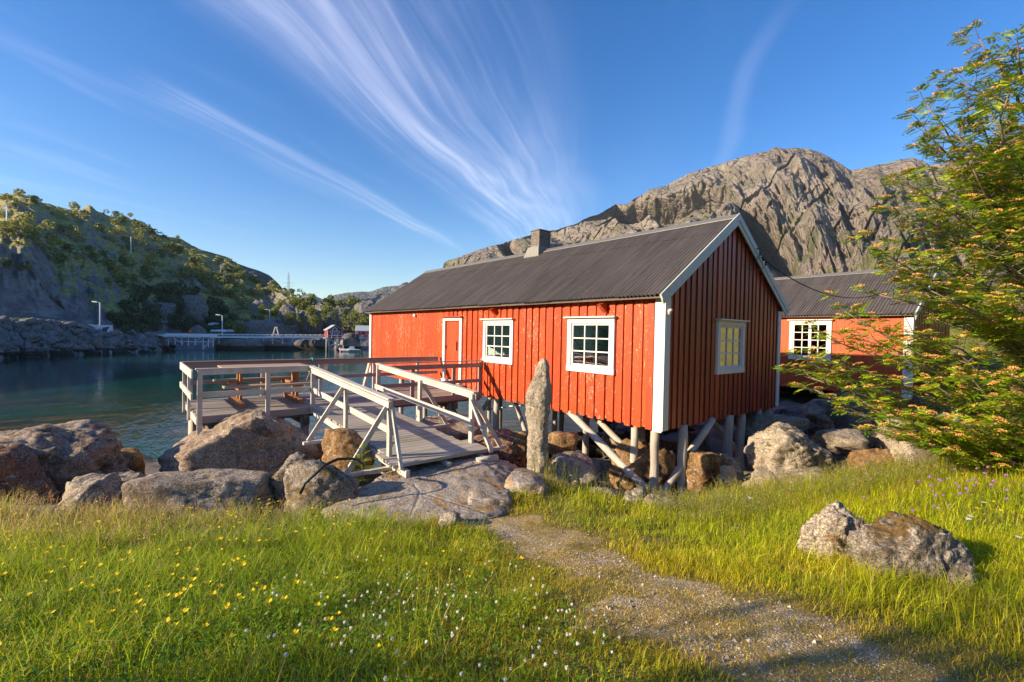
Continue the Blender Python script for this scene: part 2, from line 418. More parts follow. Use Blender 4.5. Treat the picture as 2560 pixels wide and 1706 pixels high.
WZL = -2.4
def _rock(c1, c2, c3, lichen=.0, moss=.0, speck=.42, crack=.5, stain=.75):
    def fn(N, b, out):
        o = N.obj()
        oi = N.new('ShaderNodeObjectInfo')
        va = N.new('ShaderNodeVectorMath', operation='ADD'); N.put(va.inputs[0], o)
        r_ = oi.outputs['Random']; N.put(va.inputs[1], N.vec(N.math('MULTIPLY', r_, 40.0), N.math('MULTIPLY', r_, 23.0), 0.0)); o = va.outputs[0]
        big = N.noise(o, 1.5, 5, .6, .4); mid = N.noise(o, 7, 6, .7, .3); fi = N.noise(o, 55, 3, .75)
        lay = N.noise(N.mapv(o, (2.2, 2.2, 13), (.35, .25, .4)), 1.0, 5, .65, .3)
        cr = N.voro(N.mapv(o, (.8, .8, 1.9), (.5, .5, 0)), .8, 'DISTANCE_TO_EDGE')
        col = N.mix(N.ramp(big, [(.36, 0.0), (.64, 1.0)]), c1, c2)
        col = N.mix(N.ramp(mid, [(.46, 0.0), (.68, .8)]), col, c3)
        sp = N.ramp(fi, [(.38, 1 - speck * 1.6), (.55, 1.0), (.72, 1 + speck)])
        col = N.mix(1.0, col, sp, 'MULTIPLY')
        st_ = N.noise(N.mapv(o, (1, 1, .7)), 2.6, 6, .72, .8)
        col = N.mix(N.math('MULTIPLY', N.step(st_, .50, .62), stain), col, tuple(k * .30 for k in c3))
        fl = N.noise(o, 24, 4, .8, .6); col = N.mix(N.math('MULTIPLY', N.step(fl, .56, .64), .55), col, tuple(k * .42 for k in c3))
        pale = N.noise(o, 6.5, 6, .8, 1.2)
        col = N.mix(N.math('MULTIPLY', N.step(pale, .56, .62), .6), col, (.60, .55, .47))
        if lichen:
            ln = N.noise(o, 3.6, 6, .72, .8)
            nz = N.dot(N.new('ShaderNodeNewGeometry').outputs['Normal'], (0, 0, 1))
            lm = N.math('MULTIPLY', N.step(ln, .63 - lichen * .12, .72 - lichen * .12), N.step(nz, .1, .6))
            col = N.mix(N.math('MULTIPLY', lm, .8), col, (.42, .22, .04))
        if moss:
            mn = N.noise(o, 4.2, 6, .7, .9)
            nz = N.dot(N.new('ShaderNodeNewGeometry').outputs['Normal'], (0, 0, 1))
            mk = N.math('MULTIPLY', N.step(mn, .60 - moss * .15, .68 - moss * .15), N.step(nz, -.1, .5))
            col = N.mix(N.math('MULTIPLY', mk, .9), col, (.13, .075, .015))
        wz = N.dot(N.pos(), (0, 0, 1)); wz = N.math('ADD', wz, N.math('MULTIPLY', mid, -.5))
        col = N.mix(N.step(wz, WZL + .75, WZL + .35), col, (.035, .028, .02))
        N.put(b.inputs['Base Color'], col); b.inputs['Roughness'].default_value = .88; b.inputs['Specular IOR Level'].default_value = .25
        ckl = N.step(cr, 0.0, .02)
        h = N.math('ADD', N.math('MULTIPLY', mid, .55), N.math('ADD', N.math('MULTIPLY', fi, .18), N.math('MULTIPLY', lay, .5)))
        h = N.math('ADD', h, N.math('MULTIPLY', ckl, .18 * crack))
        N.put(b.inputs['Normal'], N.bump(h, 1.0, .07))
    return fn
R_GREY = material('grey_granite', _rock((.52, .42, .315), (.41, .33, .25), (.28, .22, .165), .5, 0))
R_PALE = material('pale_lichened_granite', _rock((.56, .47, .36), (.46, .38, .29), (.32, .25, .185), .45, .25))
R_RUST = material('rusty_brown_rock', _rock((.33, .17, .10), (.26, .14, .09), (.14, .09, .07), .1, 0))
R_RUSTGREY = material('grey_topped_brown_rock', _rock((.52, .40, .29), (.38, .27, .19), (.22, .15, .11), .25, 0))
R_OCHRE = material('ochre_rock', _rock((.42, .24, .10), (.35, .20, .085), (.26, .15, .07), .1, 0))
R_MOSS = material('moss_covered_rock', _rock((.40, .34, .28), (.31, .265, .22), (.22, .18, .145), .4, .75))
R_DARK = material('dark_smooth_rock', _rock((.15, .14, .14), (.12, .115, .12), (.09, .085, .085), 0, 0, .15, .2))
R_STAND = material('upright_slab_stone', _rock((.50, .42, .33), (.42, .35, .27), (.30, .24, .18), .15, 0, .3, .3))
R_SLAB = material('lichened_bedrock', _rock((.48, .41, .345), (.40, .34, .28), (.30, .25, .205), .8, .1, .3, .8))
R_FAR = material('far_shore_rock', _rock((.27, .25, .235), (.21, .195, .185), (.13, .12, .12), 0, 0, .3, .5))

# ------------------------------------------------------------------ terrain
WZ = -2.4                                           # water level
_CP = [  # lateral, depth, height
 (-6, -3, 1.3), (0, -3, 1.3), (6, -3, 1.5), (-5, 0, .62), (0, 0, .68), (5, 0, .85),
 (-4, 2, .24), (0, 2, .25), (3.5, 2, .33), (-5, 4, -.26), (0, 4, -.21), (4.5, 4, 0.0),
 (-7, 5.2, -.50), (-4.5, 5.2, -.46), (-2.2, 5.2, -.54), (0, 5.2, -.44), (2, 5.2, -.46), (5, 5.2, -.06),
 (-7, 6.3, -.85), (-3, 6.3, -.76), (-1.6, 6.2, -.62), (-.6, 6.2, -.50), (.4, 6.4, -.42), (2.2, 6.3, -.72), (4.2, 6.3, -.55), (6.8, 6.3, -.05),
 (-9, 7.6, -1.2), (-5, 7.6, -1.0), (-2.6, 7.5, -.75), (-.8, 7.3, -.5), (.4, 7.3, -.42), (1.5, 7.6, -.95), (2.8, 7.6, -1.12), (5, 7.6, -.72), (8, 7.6, 0.0),
 (-9, 9.2, -1.55), (-5, 9.2, -1.5), (-2, 9.2, -1.3), (0, 9, -1.2), (1.5, 9, -1.3), (3, 9, -1.35), (6, 9, -1.05), (9, 9, -.2), (13, 9, .4),
 (-11, 12, -1.95), (-6, 12, -2.15), (-2, 12, -2.2), (0, 12, -1.9), (4, 12, -1.4), (8, 12, -.9), (11.5, 12, -.3), (15, 12, .6), (21, 12, 3),
 (-14, 16, -2.7), (-8, 16, -3.0), (-3, 16, -3.1), (1, 15, -2.6), (4, 16, -1.6), (9, 16, -.7), (13, 16, -.2), (20, 16, 1.6),
 (-22, 22, -4.4), (-12, 22, -4.8), (-2, 22, -4.6), (4, 22, -2.8), (10, 22, -.5), (18, 22, .6), (28, 20, 5),
 (-30, 12, -3.6), (-25, 4, -1.5), (-16, 4, -.4), (-16, -4, 1.2), (16, 4, 2.0), (18, -3, 2.8), (-30, 35, -6), (0, 35, -6), (14, 34, 0), (30, 34, 3), (34, 8, 9), (11, 6, .7), (11, 1, 1.2)]
_CP = np.array(_CP, float)
def _tps(r2): return np.where(r2 > 1e-9, r2 * np.log(np.maximum(r2, 1e-9)) * .5, 0)
_A = _CP[:, :2]; _r2 = ((_A[:, None] - _A[None]) ** 2).sum(-1); _n = len(_A)
_K = np.zeros((_n + 3, _n + 3)); _K[:_n, :_n] = _tps(_r2) + np.eye(_n) * .02
_K[:_n, _n] = 1; _K[:_n, _n + 1:] = _A; _K[_n, :_n] = 1; _K[_n + 1:, :_n] = _A.T
_W = np.linalg.solve(_K, np.concatenate([_CP[:, 2], [0, 0, 0]]))
def ground0(lat, dep):
    lat = np.asarray(lat, float); dep = np.asarray(dep, float)
    sh = lat.shape; P = np.stack([lat.ravel(), dep.ravel()], 1); o = np.empty(len(P))
    for i in range(0, len(P), 20000):
        q = P[i:i + 20000]; r2 = ((q[:, None] - _A[None]) ** 2).sum(-1)
        o[i:i + 20000] = _tps(r2) @ _W[:_n] + _W[_n] + q @ _W[_n + 1:]
    return o.reshape(sh)
def ground(x, y, detail=True):
    lat, dep = toLD(x, y)
    z = ground0(np.clip(lat, -34, 36), np.clip(dep, -5, 36))
    if detail:
        x = np.asarray(x, float); y = np.asarray(y, float)
        rocky = sstep(dep, 6.5, 9)
        z = z + fbm(x * .9, y * .9, 0, 3, 3) * .06 + fbm(x * 4, y * 4, 0, 3, 5) * .02
        z = z + rocky * (ridged(x * .7, y * .7, 0, 4, 9) * .22 - .1)
    return z
def gz(x, y): return float(ground(np.array([x]), np.array([y]))[0])
def gpix(u, v):
    """ground point seen at photo pixel"""
    lo = None
    for D in np.arange(1.2, 30, .05):
        p = atd(u, v, D)
        if p[2] < gz(p[0], p[1]): return p
    return atd(u, v, 12)
# path mask: dry gravelly track, thinner and thicker patches, in ground coordinates
_PATH = [((1150, 1280), .22), ((1290, 1312), .42), ((1400, 1370), .33), ((1500, 1440), .30), ((1650, 1500), .42), ((1840, 1580), .60), ((2050, 1660), .62), ((2230, 1720), .55)]
_PW = [(gpix(*q)[:2], r_) for q, r_ in _PATH]
def pathmask(x, y, wide=1.0):
    x = np.asarray(x, float); y = np.asarray(y, float); best = np.full(x.shape, 9.0)
    for (p, r1), (q, r2) in zip(_PW[:-1], _PW[1:]):
        d_ = q - p; L2 = d_ @ d_; t = np.clip(((x - p[0]) * d_[0] + (y - p[1]) * d_[1]) / L2, 0, 1)
        dd = np.hypot(x - p[0] - t * d_[0], y - p[1] - t * d_[1]) / ((r1 + (r2 - r1) * t) * wide)
        best = np.minimum(best, dd)
    best = best + fbm(x * 2.3, y * 2.3, 0, 4, 21) * 1.15
    return 1 - sstep(best, .45, 1.35)
def graveldens(x, y):
    return np.clip(pathmask(x, y) * .95 + fbm(x * 2.6, y * 2.6, 0, 4, 31) * 1.1 - .12, 0, 1) * (pathmask(x, y) > .02)

def _ground_mat(N, b, out):
    p = N.pos(); t = N.attr('tint')
    sep = N.new('ShaderNodeSeparateColor'); N.put(sep.inputs[0], t)
    pathf, rockf, wetf = sep.outputs[0], sep.outputs[1], sep.outputs[2]
    n1 = N.noise(p, 2.2, 5, .65); n2 = N.noise(p, 18, 5, .7); n3 = N.noise(p, 90, 3, .8)
    soil = N.mix(N.ramp(n2, [(.35, 0.0), (.65, 1.0)]), (.10, .10, .022), (.22, .19, .05))
    peb = N.voro(p, 85, 'F1', 'Color'); pd = N.voro(p, 85)
    g = N.new('ShaderNodeSeparateColor'); N.put(g.inputs[0], peb)
    grav = N.mix(g.outputs[0], (.27, .20, .13), (.58, .48, .37))
    grav = N.mix(N.step(g.outputs[1], .7, .9), grav, (.66, .60, .54))
    grav = N.mix(N.ramp(n1, [(.38, 0.0), (.58, .85)]), grav, (.36, .25, .075))
    col = N.mix(N.step(pathf, .25, .6), soil, grav)
    rk = N.mix(N.ramp(n1, [(.4, 0.0), (.6, 1.0)]), (.30, .24, .19), (.20, .165, .14))
    rk = N.mix(N.ramp(n2, [(.5, 0.0), (.7, .6)]), rk, (.12, .10, .085))
    col = N.mix(rockf, col, rk)
    col = N.mix(N.math('MULTIPLY', wetf, .8), col, (.05, .048, .03))
    N.put(b.inputs['Base Color'], col); b.inputs['Roughness'].default_value = .92
    hb = N.math('ADD', N.math('MULTIPLY', pd, -.5), N.math('ADD', n2, N.math('MULTIPLY', n3, .4)))
    N.put(b.inputs['Normal'], N.bump(hb, .9, .02))
M_GROUND = material('meadow_soil_gravel_and_shore', _ground_mat)

def meadow_limit(lat):
    """depth at which the meadow gives way to rock"""
    return np.interp(lat, [-9, -5, -3, -1.8, -.3, .5, 1.6, 2.6, 3.6, 4.6, 6, 9, 14], [4.8, 4.9, 5.0, 4.95, 5.45, 6.7, 6.6, 7.2, 8.0, 7.7, 8.2, 9.5, 12])
def make_ground():
    # lateral / depth grid, finer near the camera
    a_ = np.linspace(-1, 1, 420); lat = np.sign(a_) * (np.abs(a_) * 5 + np.abs(a_) ** 4 * 29)
    t = np.linspace(0, 1, 460); dep = -6 + t * 14 + t ** 5 * 32
    LA, DE = np.meshgrid(lat, dep)
    X = CAM[0] + LA * RT[0] + DE * FW[0]; Y = CAM[1] + LA * RT[1] + DE * FW[1]
    Z = ground(X, Y)
    Z = np.where(LA < -31, Z - (np.abs(LA) - 31) * 1.5, Z)
    Z = np.where(DE > 37, np.minimum(Z, Z - (DE - 37) * 2 * (LA < 12)), Z)
    pm = pathmask(X, Y); gm = np.clip(graveldens(X, Y), 0, 1)
    rock = sstep(DE + fbm(X * 1.1, Y * 1.1, 0, 3, 4) * .3 - meadow_limit(LA), -.15, .15)
    rock = rock * (1 - sstep(LA, 10.5, 12.5))
    wet = 1 - sstep(Z, WZ + .05, WZ + .5)
    colr = np.stack([gm.ravel(), rock.ravel(), wet.ravel()], 1)
    V = np.stack([X.ravel(), Y.ravel(), Z.ravel()], 1)
    o = npmesh('ground', V, gridF(420, 460), M_GROUND, color=colr)
    tag(o, 'grassy slope with a gravel track running down to the rocky shore', None, None, 'structure')
make_ground()

# ------------------------------------------------------------------ water
def _water(N, b, out):
    p = N.pos()
    lat = N.math('ADD', N.dot(p, (RT[0], RT[1], 0)), -(CAM[0] * RT[0] + CAM[1] * RT[1]))
    dep = N.math('ADD', N.dot(p, (FW[0], FW[1], 0)), -(CAM[0] * FW[0] + CAM[1] * FW[1]))
    kn = N.noise(N.mapv(p, (.16, .16, .16), (0, 0, YAW)), 1.0, 5, .65, .6)
    k2 = N.noise(N.mapv(p, (1.6, .5, 1), (0, 0, YAW)), 1.0, 5, .7, .4)
    near = N.step(N.math('ADD', dep, N.math('MULTIPLY', kn, 22.0)), 46, 20)
    green = N.mix(N.step(k2, .40, .62), (.016, .062, .034), (.065, .085, .030))
    kelp = N.mix(N.step(k2, .45, .6), (.045, .035, .014), (.26, .13, .02))
    kmask = N.math('MULTIPLY', N.math('MULTIPLY', N.step(kn, .42, .50), N.step(dep, 36, 28)), N.step(dep, 15, 18))
    green = N.mix(N.math('MULTIPLY', kmask, .85), green, kelp)
    col = N.mix(near, (.006, .055, .052), green)
    N.put(b.inputs['Base Color'], col); b.inputs['Roughness'].default_value = .04
    b.inputs['IOR'].default_value = 1.33; b.inputs['Specular IOR Level'].default_value = .5
    # ripples: calm on the left, livelier under and right of the deck
    rp = N.noise(N.mapv(p, (.62, 2.3, 1), (0, 0, -YAW)), 1.0, 4, .6, .5)
    rp2 = N.noise(N.mapv(p, (2.0, 6.5, 1), (0, 0, -YAW)), 1.0, 3, .6, .3)
    sw = N.noise(N.mapv(p, (.05, .09, 1), (0, 0, -YAW)), 1.0, 3, .6)
    rough = N.math('MAXIMUM', N.step(N.math('ADD', lat, N.math('MULTIPLY', sw, 10.0)), -17, -3), N.step(sw, .5, .66, .06, .4))
    rough = N.math('MULTIPLY', rough, N.step(dep, 130, 25, .5, 1.0))
    h = N.math('MULTIPLY', N.math('ADD', N.math('MULTIPLY', rp, 1.0), N.math('MULTIPLY', rp2, .25)), N.math('ADD', .10, N.math('MULTIPLY', rough, .9)))
    N.put(b.inputs['Normal'], N.bump(h, 1.0, .10))
M_WATER = material('calm_sea_water', _water)
V = np.array([(-2500, -2500, WZ), (2500, -2500, WZ), (2500, 2500, WZ), (-2500, 2500, WZ)], float)
tag(npmesh('water', V, np.array([[0, 1, 2, 3]]), M_WATER), 'calm dark teal harbour water', None, None, 'structure')

# ------------------------------------------------------------------ hills, mountains
def _hill_mat(kind):
    def fn(N, b, out):
        p = N.pos()
        if kind == 'hill':
            g = N.noise(N.mapv(p, (.035, .035, .36), (.12, .16, 0)), 1.0, 7, .62, .5); f_ = N.noise(p, 1.1, 5, .7); s_ = N.noise(N.mapv(p, (.25, .25, .6), (.3, .2, 0)), 1.0, 6, .7)
            rock = N.mix(N.ramp(s_, [(.35, 0.0), (.65, 1.0)]), (.15, .145, .15), (.34, .32, .31)); s2_ = N.noise(N.mapv(p, (.5, .5, .09), (.1, .1, 0)), 1.0, 7, .7, .5); rock = N.mix(N.ramp(s2_, [(.45, 0.0), (.6, .6)]), rock, (.09, .085, .09))
            grass = N.mix(N.ramp(f_, [(.35, 0.0), (.65, 1.0)]), (.17, .16, .05), (.50, .42, .14))
            t = N.attr('tint'); sp = N.new('ShaderNodeSeparateColor'); N.put(sp.inputs[0], t)
            nz = N.dot(N.new('ShaderNodeNewGeometry').outputs['Normal'], (0, 0, 1))
            fac = N.math('ADD', N.math('MULTIPLY', N.math('SUBTRACT', g, .5), 2.6), N.math('MULTIPLY', N.math('SUBTRACT', nz, .62), 1.2))
            fac = N.math('SUBTRACT', N.math('ADD', fac, .33), sp.outputs[0])
            col = N.mix(N.step(fac, .25, .5), rock, grass)
            h = N.math('ADD', N.math('MULTIPLY', s_, 1.0), N.math('MULTIPLY', f_, .5)); dist = .8
        else:
            st = N.noise(N.mapv(p, (.03, .03, .009)), 1.0, 8, .68, .5); f_ = N.noise(p, .12, 7, .72, .4); bg_ = N.noise(p, .011, 4, .6)
            col = N.mix(N.ramp(st, [(.33, 0.0), (.66, 1.0)]), (.17, .145, .125), (.36, .31, .27))
            col = N.mix(N.ramp(f_, [(.5, 0.0), (.7, .55)]), col, (.12, .10, .09))
            zz_ = N.dot(p, (0, 0, 1))
            if kind == 'far': col = N.mix(N.ramp(f_, [(.45, 0.0), (.6, .7)]), (.19, .185, .19), (.10, .12, .07))
            else:
                col = N.mix(N.ramp(bg_, [(.42, 0.0), (.62, .6)]), col, (.27, .21, .165)); wst = N.noise(N.mapv(p, (.05, .05, .006)), 1.0, 6, .7, .3); col = N.mix(N.math('MULTIPLY', N.step(wst, .56, .66), .6), col, (.08, .072, .068))
                gm = N.math('MULTIPLY', N.step(N.noise(p, .03, 6, .7, .6), .50, .58), N.step(zz_, 200, 40))
                col = N.mix(N.math('MULTIPLY', gm, .75), col, (.12, .135, .035))
            ck = N.voro(N.mapv(p, (.05, .05, .022), (.2, .3, .1)), 1.0, 'DISTANCE_TO_EDGE'); ck2 = N.voro(N.mapv(p, (.14, .14, .07), (.4, .1, .2)), 1.0, 'DISTANCE_TO_EDGE')
            h = N.math('ADD', st, N.math('MULTIPLY', f_, .9)); h = N.math('ADD', h, N.math('ADD', N.step(ck, 0, .10, 0, .5), N.step(ck2, 0, .14, 0, .25))); dist = 7.0
        N.put(b.inputs['Base Color'], col); b.inputs['Roughness'].default_value = .95; b.inputs['Specular IOR Level'].default_value = .1
        N.put(b.inputs['Normal'], N.bump(h, .9, dist))
    return fn
M_HILL = material('heathery_hillside', _hill_mat('hill')); M_MOUNT = material('brown_grey_cliff_rock', _hill_mat('mount')); M_FARM = material('distant_ridge_rock', _hill_mat('far'))

def interp(pts, u):
    pts = np.array(pts, float); return np.interp(u, pts[:, 0], pts[:, 1])
def elev(u, v):  # tangent of elevation along horizontal distance for photo pixel arrays
    d_ = np.stack([RM @ np.array([(uu - 1280) / FPX, 1, (853 - vv) / FPX]) for uu, vv in zip(u, v)])
    h_ = np.hypot(d_[:, 0], d_[:, 1]); return d_[:, 0] / h_, d_[:, 1] / h_, d_[:, 2] / h_
D2S = 2560 / 2353.0
def mountain(name, sky_disp, r0, r1, nu, nv, amp, seed, mat, label, back=.5, zfoot=0.0, p=.8, jag=1.2, gul=1.0):
    sky_s = [(a_ * D2S, b_ * D2S) for a_, b_ in sky_disp]
    u = np.linspace(sky_s[0][0], sky_s[-1][0], nu); v = interp(sky_s, u) + fbm(u * .03, 0 * u, 0, 4, seed + 50) * jag * 3.0
    cx, cy, te = elev(u, v); H = te * r1 + CAM[2]
    t = np.concatenate([np.linspace(0, 1, nv), 1 + np.linspace(.03, back, 14)])
    U, T = np.meshgrid(np.arange(nu), t); Hh = H[U.astype(int)]
    az = u[U.astype(int)] / 2560 * 10.0
    zrel = np.where(T <= 1, zfoot + (Hh - zfoot) * np.clip(T, 0, 1) ** 1.0, Hh - (T - 1) * Hh * 1.2)
    dist = r0 + (r1 - r0) * np.clip(T, 0, 1) ** p + (T > 1) * (T - 1) * r1 * .6
    wgt = np.sin(np.clip(T, 0, 1) * PI) ** .6 + .12
    lean = T * .55 + fbm(az * .9, T * 1.6, 0, 3, seed + 20) * .5
    big = fbm(az * .8 + T * .4, T * .9, 0, 4, seed + 1, .5) * 1.7
    cut = -np.clip(ridged(az * 1.0 + lean * .8, T * .7, 0, 2, seed, .45) - .45, 0, 1) * 4.6 * gul
    slab = fbm(az * 2.6 + T * 1.5, T * 3.0, 0, 6, seed + 3, .54) * 1.15 + ridged(az * 6 + T * 4, T * 4.5, 0, 4, seed + 8, .5) * .22 - np.clip(ridged(az * 4.2 + T * 3.2 + lean, T * 1.6, 0, 3, seed + 12, .5) - .5, 0, 1) * 1.0 - np.clip(ridged(az * 5 - T * 6, T * 4, 0, 2, seed + 14, .5) - .62, 0, 1) * .9
    g = big + cut + slab
    dist = dist - g * amp * wgt
    # ledges
    zrel = zrel + fbm(az * 6, T * 5, 0, 4, seed + 9) * amp * .16 * (T < .99) * np.sin(np.clip(T, 0, 1) * PI)
    X = CAM[0] + cx[U.astype(int)] * dist; Y = CAM[1] + cy[U.astype(int)] * dist
    V = np.stack([X.ravel(), Y.ravel(), zrel.ravel()], 1)
    o = npmesh(name, V, gridF(nu, len(t)), mat, smooth=True); tag(o, label, None, None, 'structure'); return o
mountain('mountain', [(1016, 625), (1020, 606), (1030, 597), (1060, 590), (1100, 575), (1150, 560), (1200, 545), (1230, 535), (1275, 528), (1330, 510), (1380, 485), (1402, 472), (1415, 462), (1440, 463), (1480, 445), (1490, 433), (1530, 428), (1560, 408), (1600, 395), (1650, 378), (1700, 362), (1760, 352), (1785, 341), (1800, 345), (1860, 343), (1890, 352), (1930, 375), (1955, 392), (1990, 385), (2040, 375), (2070, 365), (2100, 362), (2130, 375), (2150, 387), (2200, 370), (2260, 345), (2353, 300), (2480, 280), (2700, 300), (2900, 340)],
    170, 520, 1300, 400, 34, 5, M_MOUNT, 'massive brown grey cliff mountain behind the cabins', zfoot=-3, gul=1.25)
mountain('far_ridge', [(690, 735), (740, 692), (752, 684), (765, 678), (800, 672), (850, 670), (880, 660), (900, 657), (915, 655), (935, 646), (960, 660), (1030, 690), (1100, 700)],
    600, 950, 260, 80, 40, 31, M_FARM, 'distant grey ridge with green slopes across the harbour', zfoot=-3)
mountain('blue_peak', [(640, 716), (690, 679), (702, 676), (712, 674), (722, 679), (740, 687), (760, 694), (800, 708)], 1450, 1900, 80, 30, 40, 47, M_FARM, 'small hazy blue peak on the horizon', zfoot=-3, jag=.2)
mountain('dome_hill', [(400, 560), (470, 575), (520, 590), (545, 606), (575, 616), (595, 622), (620, 634), (640, 652), (652, 668), (662, 690), (676, 712)], 230, 340, 160, 60, 12, 57, M_FARM, 'smooth grey dome hill behind the wooded slope', zfoot=-3, jag=.3)

HILL_SKY = [(-330, 640), (-200, 560), (-60, 470), (0, 459), (40, 457), (100, 472), (150, 480), (183, 486), (192, 476), (208, 474), (222, 487), (260, 500), (320, 520), (370, 541), (420, 556), (475, 581), (520, 594), (560, 627), (600, 652), (640, 670), (690, 692), (720, 704), (745, 722), (800, 745), (850, 752), (900, 757)]
HILL_FOOT = [(-360, 40), (0, 53), (250, 64), (380, 71), (430, 80), (540, 88), (980, 99)]
HILL_BANKZ = [(-360, 3.0), (0, 2.3), (150, 2.1), (205, 1.6), (245, .7), (300, .4), (410, .3), (520, 0), (980, .2)]
HILL_CLIFFV = [(-360, 735), (-150, 690), (0, 622), (60, 640), (130, 740), (230, 800), (330, 835), (980, 838)]
HILL_DS = [(-360, 150), (0, 215), (400, 225), (600, 190), (740, 140), (980, 116)]
_hn = 420
_hu = np.linspace(-360, 980, _hn)
_cx, _cy, _te = elev(_hu, interp([(a_ * D2S, b_ * D2S) for a_, b_ in HILL_SKY], _hu) + fbm(_hu * .04, 0 * _hu, 0, 4, 61) * 5)
_, _, _tc = elev(_hu, interp(HILL_CLIFFV, _hu))
_cf = _cx * FW[0] + _cy * FW[1]; _cx = _cx / _cf; _cy = _cy / _cf; _te = _te / _cf; _tc = _tc / _cf
_r0 = interp(HILL_FOOT, _hu); _zb = interp(HILL_BANKZ, _hu); _Ds = interp(HILL_DS, _hu)
_tt = np.linspace(0, 1, 190)
def hill_grid():
    V = np.zeros((len(_tt) + 8, _hn, 3)); rockm = np.zeros((len(_tt) + 8, _hn))
    for i in range(_hn):
        r0, zb, Ds = _r0[i], _zb[i], _Ds[i]; zs = CAM[2] + _te[i] * Ds
        cliff = max(CAM[2] + _tc[i] * (r0 + 15), zb + .3)
        ks = [0, .08, .14, .30, 1.0]; ds = [r0 - 1.5, r0 + 5, r0 + 12, r0 + 17, Ds]; zs_ = [WZ - 1, zb, zb + .1, cliff, zs]
        dd = np.interp(_tt, ks, ds); z_ = np.interp(_tt, ks, zs_)
        m_ = _tt > .30; q = (_tt[m_] - .30) / .70
        z_[m_] = cliff + (zs - cliff) * (q * .72 + .28 * np.sin(q * PI / 2))
        V[:len(_tt), i, 0] = dd; V[:len(_tt), i, 2] = z_
        rockm[:len(_tt), i] = np.interp(_tt, [0, .09, .14, .15, .30, .33, 1], [1, 1, .1, .8, .8 if _hu[i] < 330 else .25, .05, .0])
        for k in range(8):
            V[len(_tt) + k, i, 0] = Ds + (k + 1) * 10; V[len(_tt) + k, i, 2] = zs - (k + 1) ** 1.3 * 2.5
    T = np.concatenate([_tt, 1 + np.arange(1, 9) * .05])[:, None] + 0 * _hu[None]
    az = _hu[None] / 100 + 0 * T
    amp = sstep(T, .14, .3) * (1 - sstep(T, .97, 1.0) * .9)
    V[..., 0] -= amp * (fbm(az * 1.1, T * 5, 0, 5, 71, .55) * 5 + ridged(az * 2.6 + T * 4, T * 8, 0, 4, 75) * 1.2)
    V[..., 2] += amp * (fbm(az * 1.6, T * 8, 0, 4, 73) * 1.5 + ridged(az * .8 + T * 3, T * 15, 0, 3, 78) * 1.7)
    bank = (1 - sstep(T, .08, .1)); V[..., 0] += bank * fbm(az * 9, T * 30, 0, 4, 72) * 1.2
    d_ = V[..., 0].copy()
    V[..., 0] = CAM[0] + _cx[None] * d_; V[..., 1] = CAM[1] + _cy[None] * d_
    return V, rockm
HV, HR = hill_grid()
o = npmesh('hillside', HV.reshape(-1, 3), gridF(_hn, HV.shape[0]), M_HILL, color=np.stack([HR.ravel()] * 3, 1))
tag(o, 'bushy hillside with bare rock faces across the harbour', None, None, 'structure')
def hillpt(u, t):
    """point on the hillside for photo column u and height share t"""
    i = np.clip((u + 360) / 1340 * (_hn - 1), 0, _hn - 1.01); j = min(max(t, 0), 1) * (len(_tt) - 1)
    return HV[int(round(j)), int(round(i))]

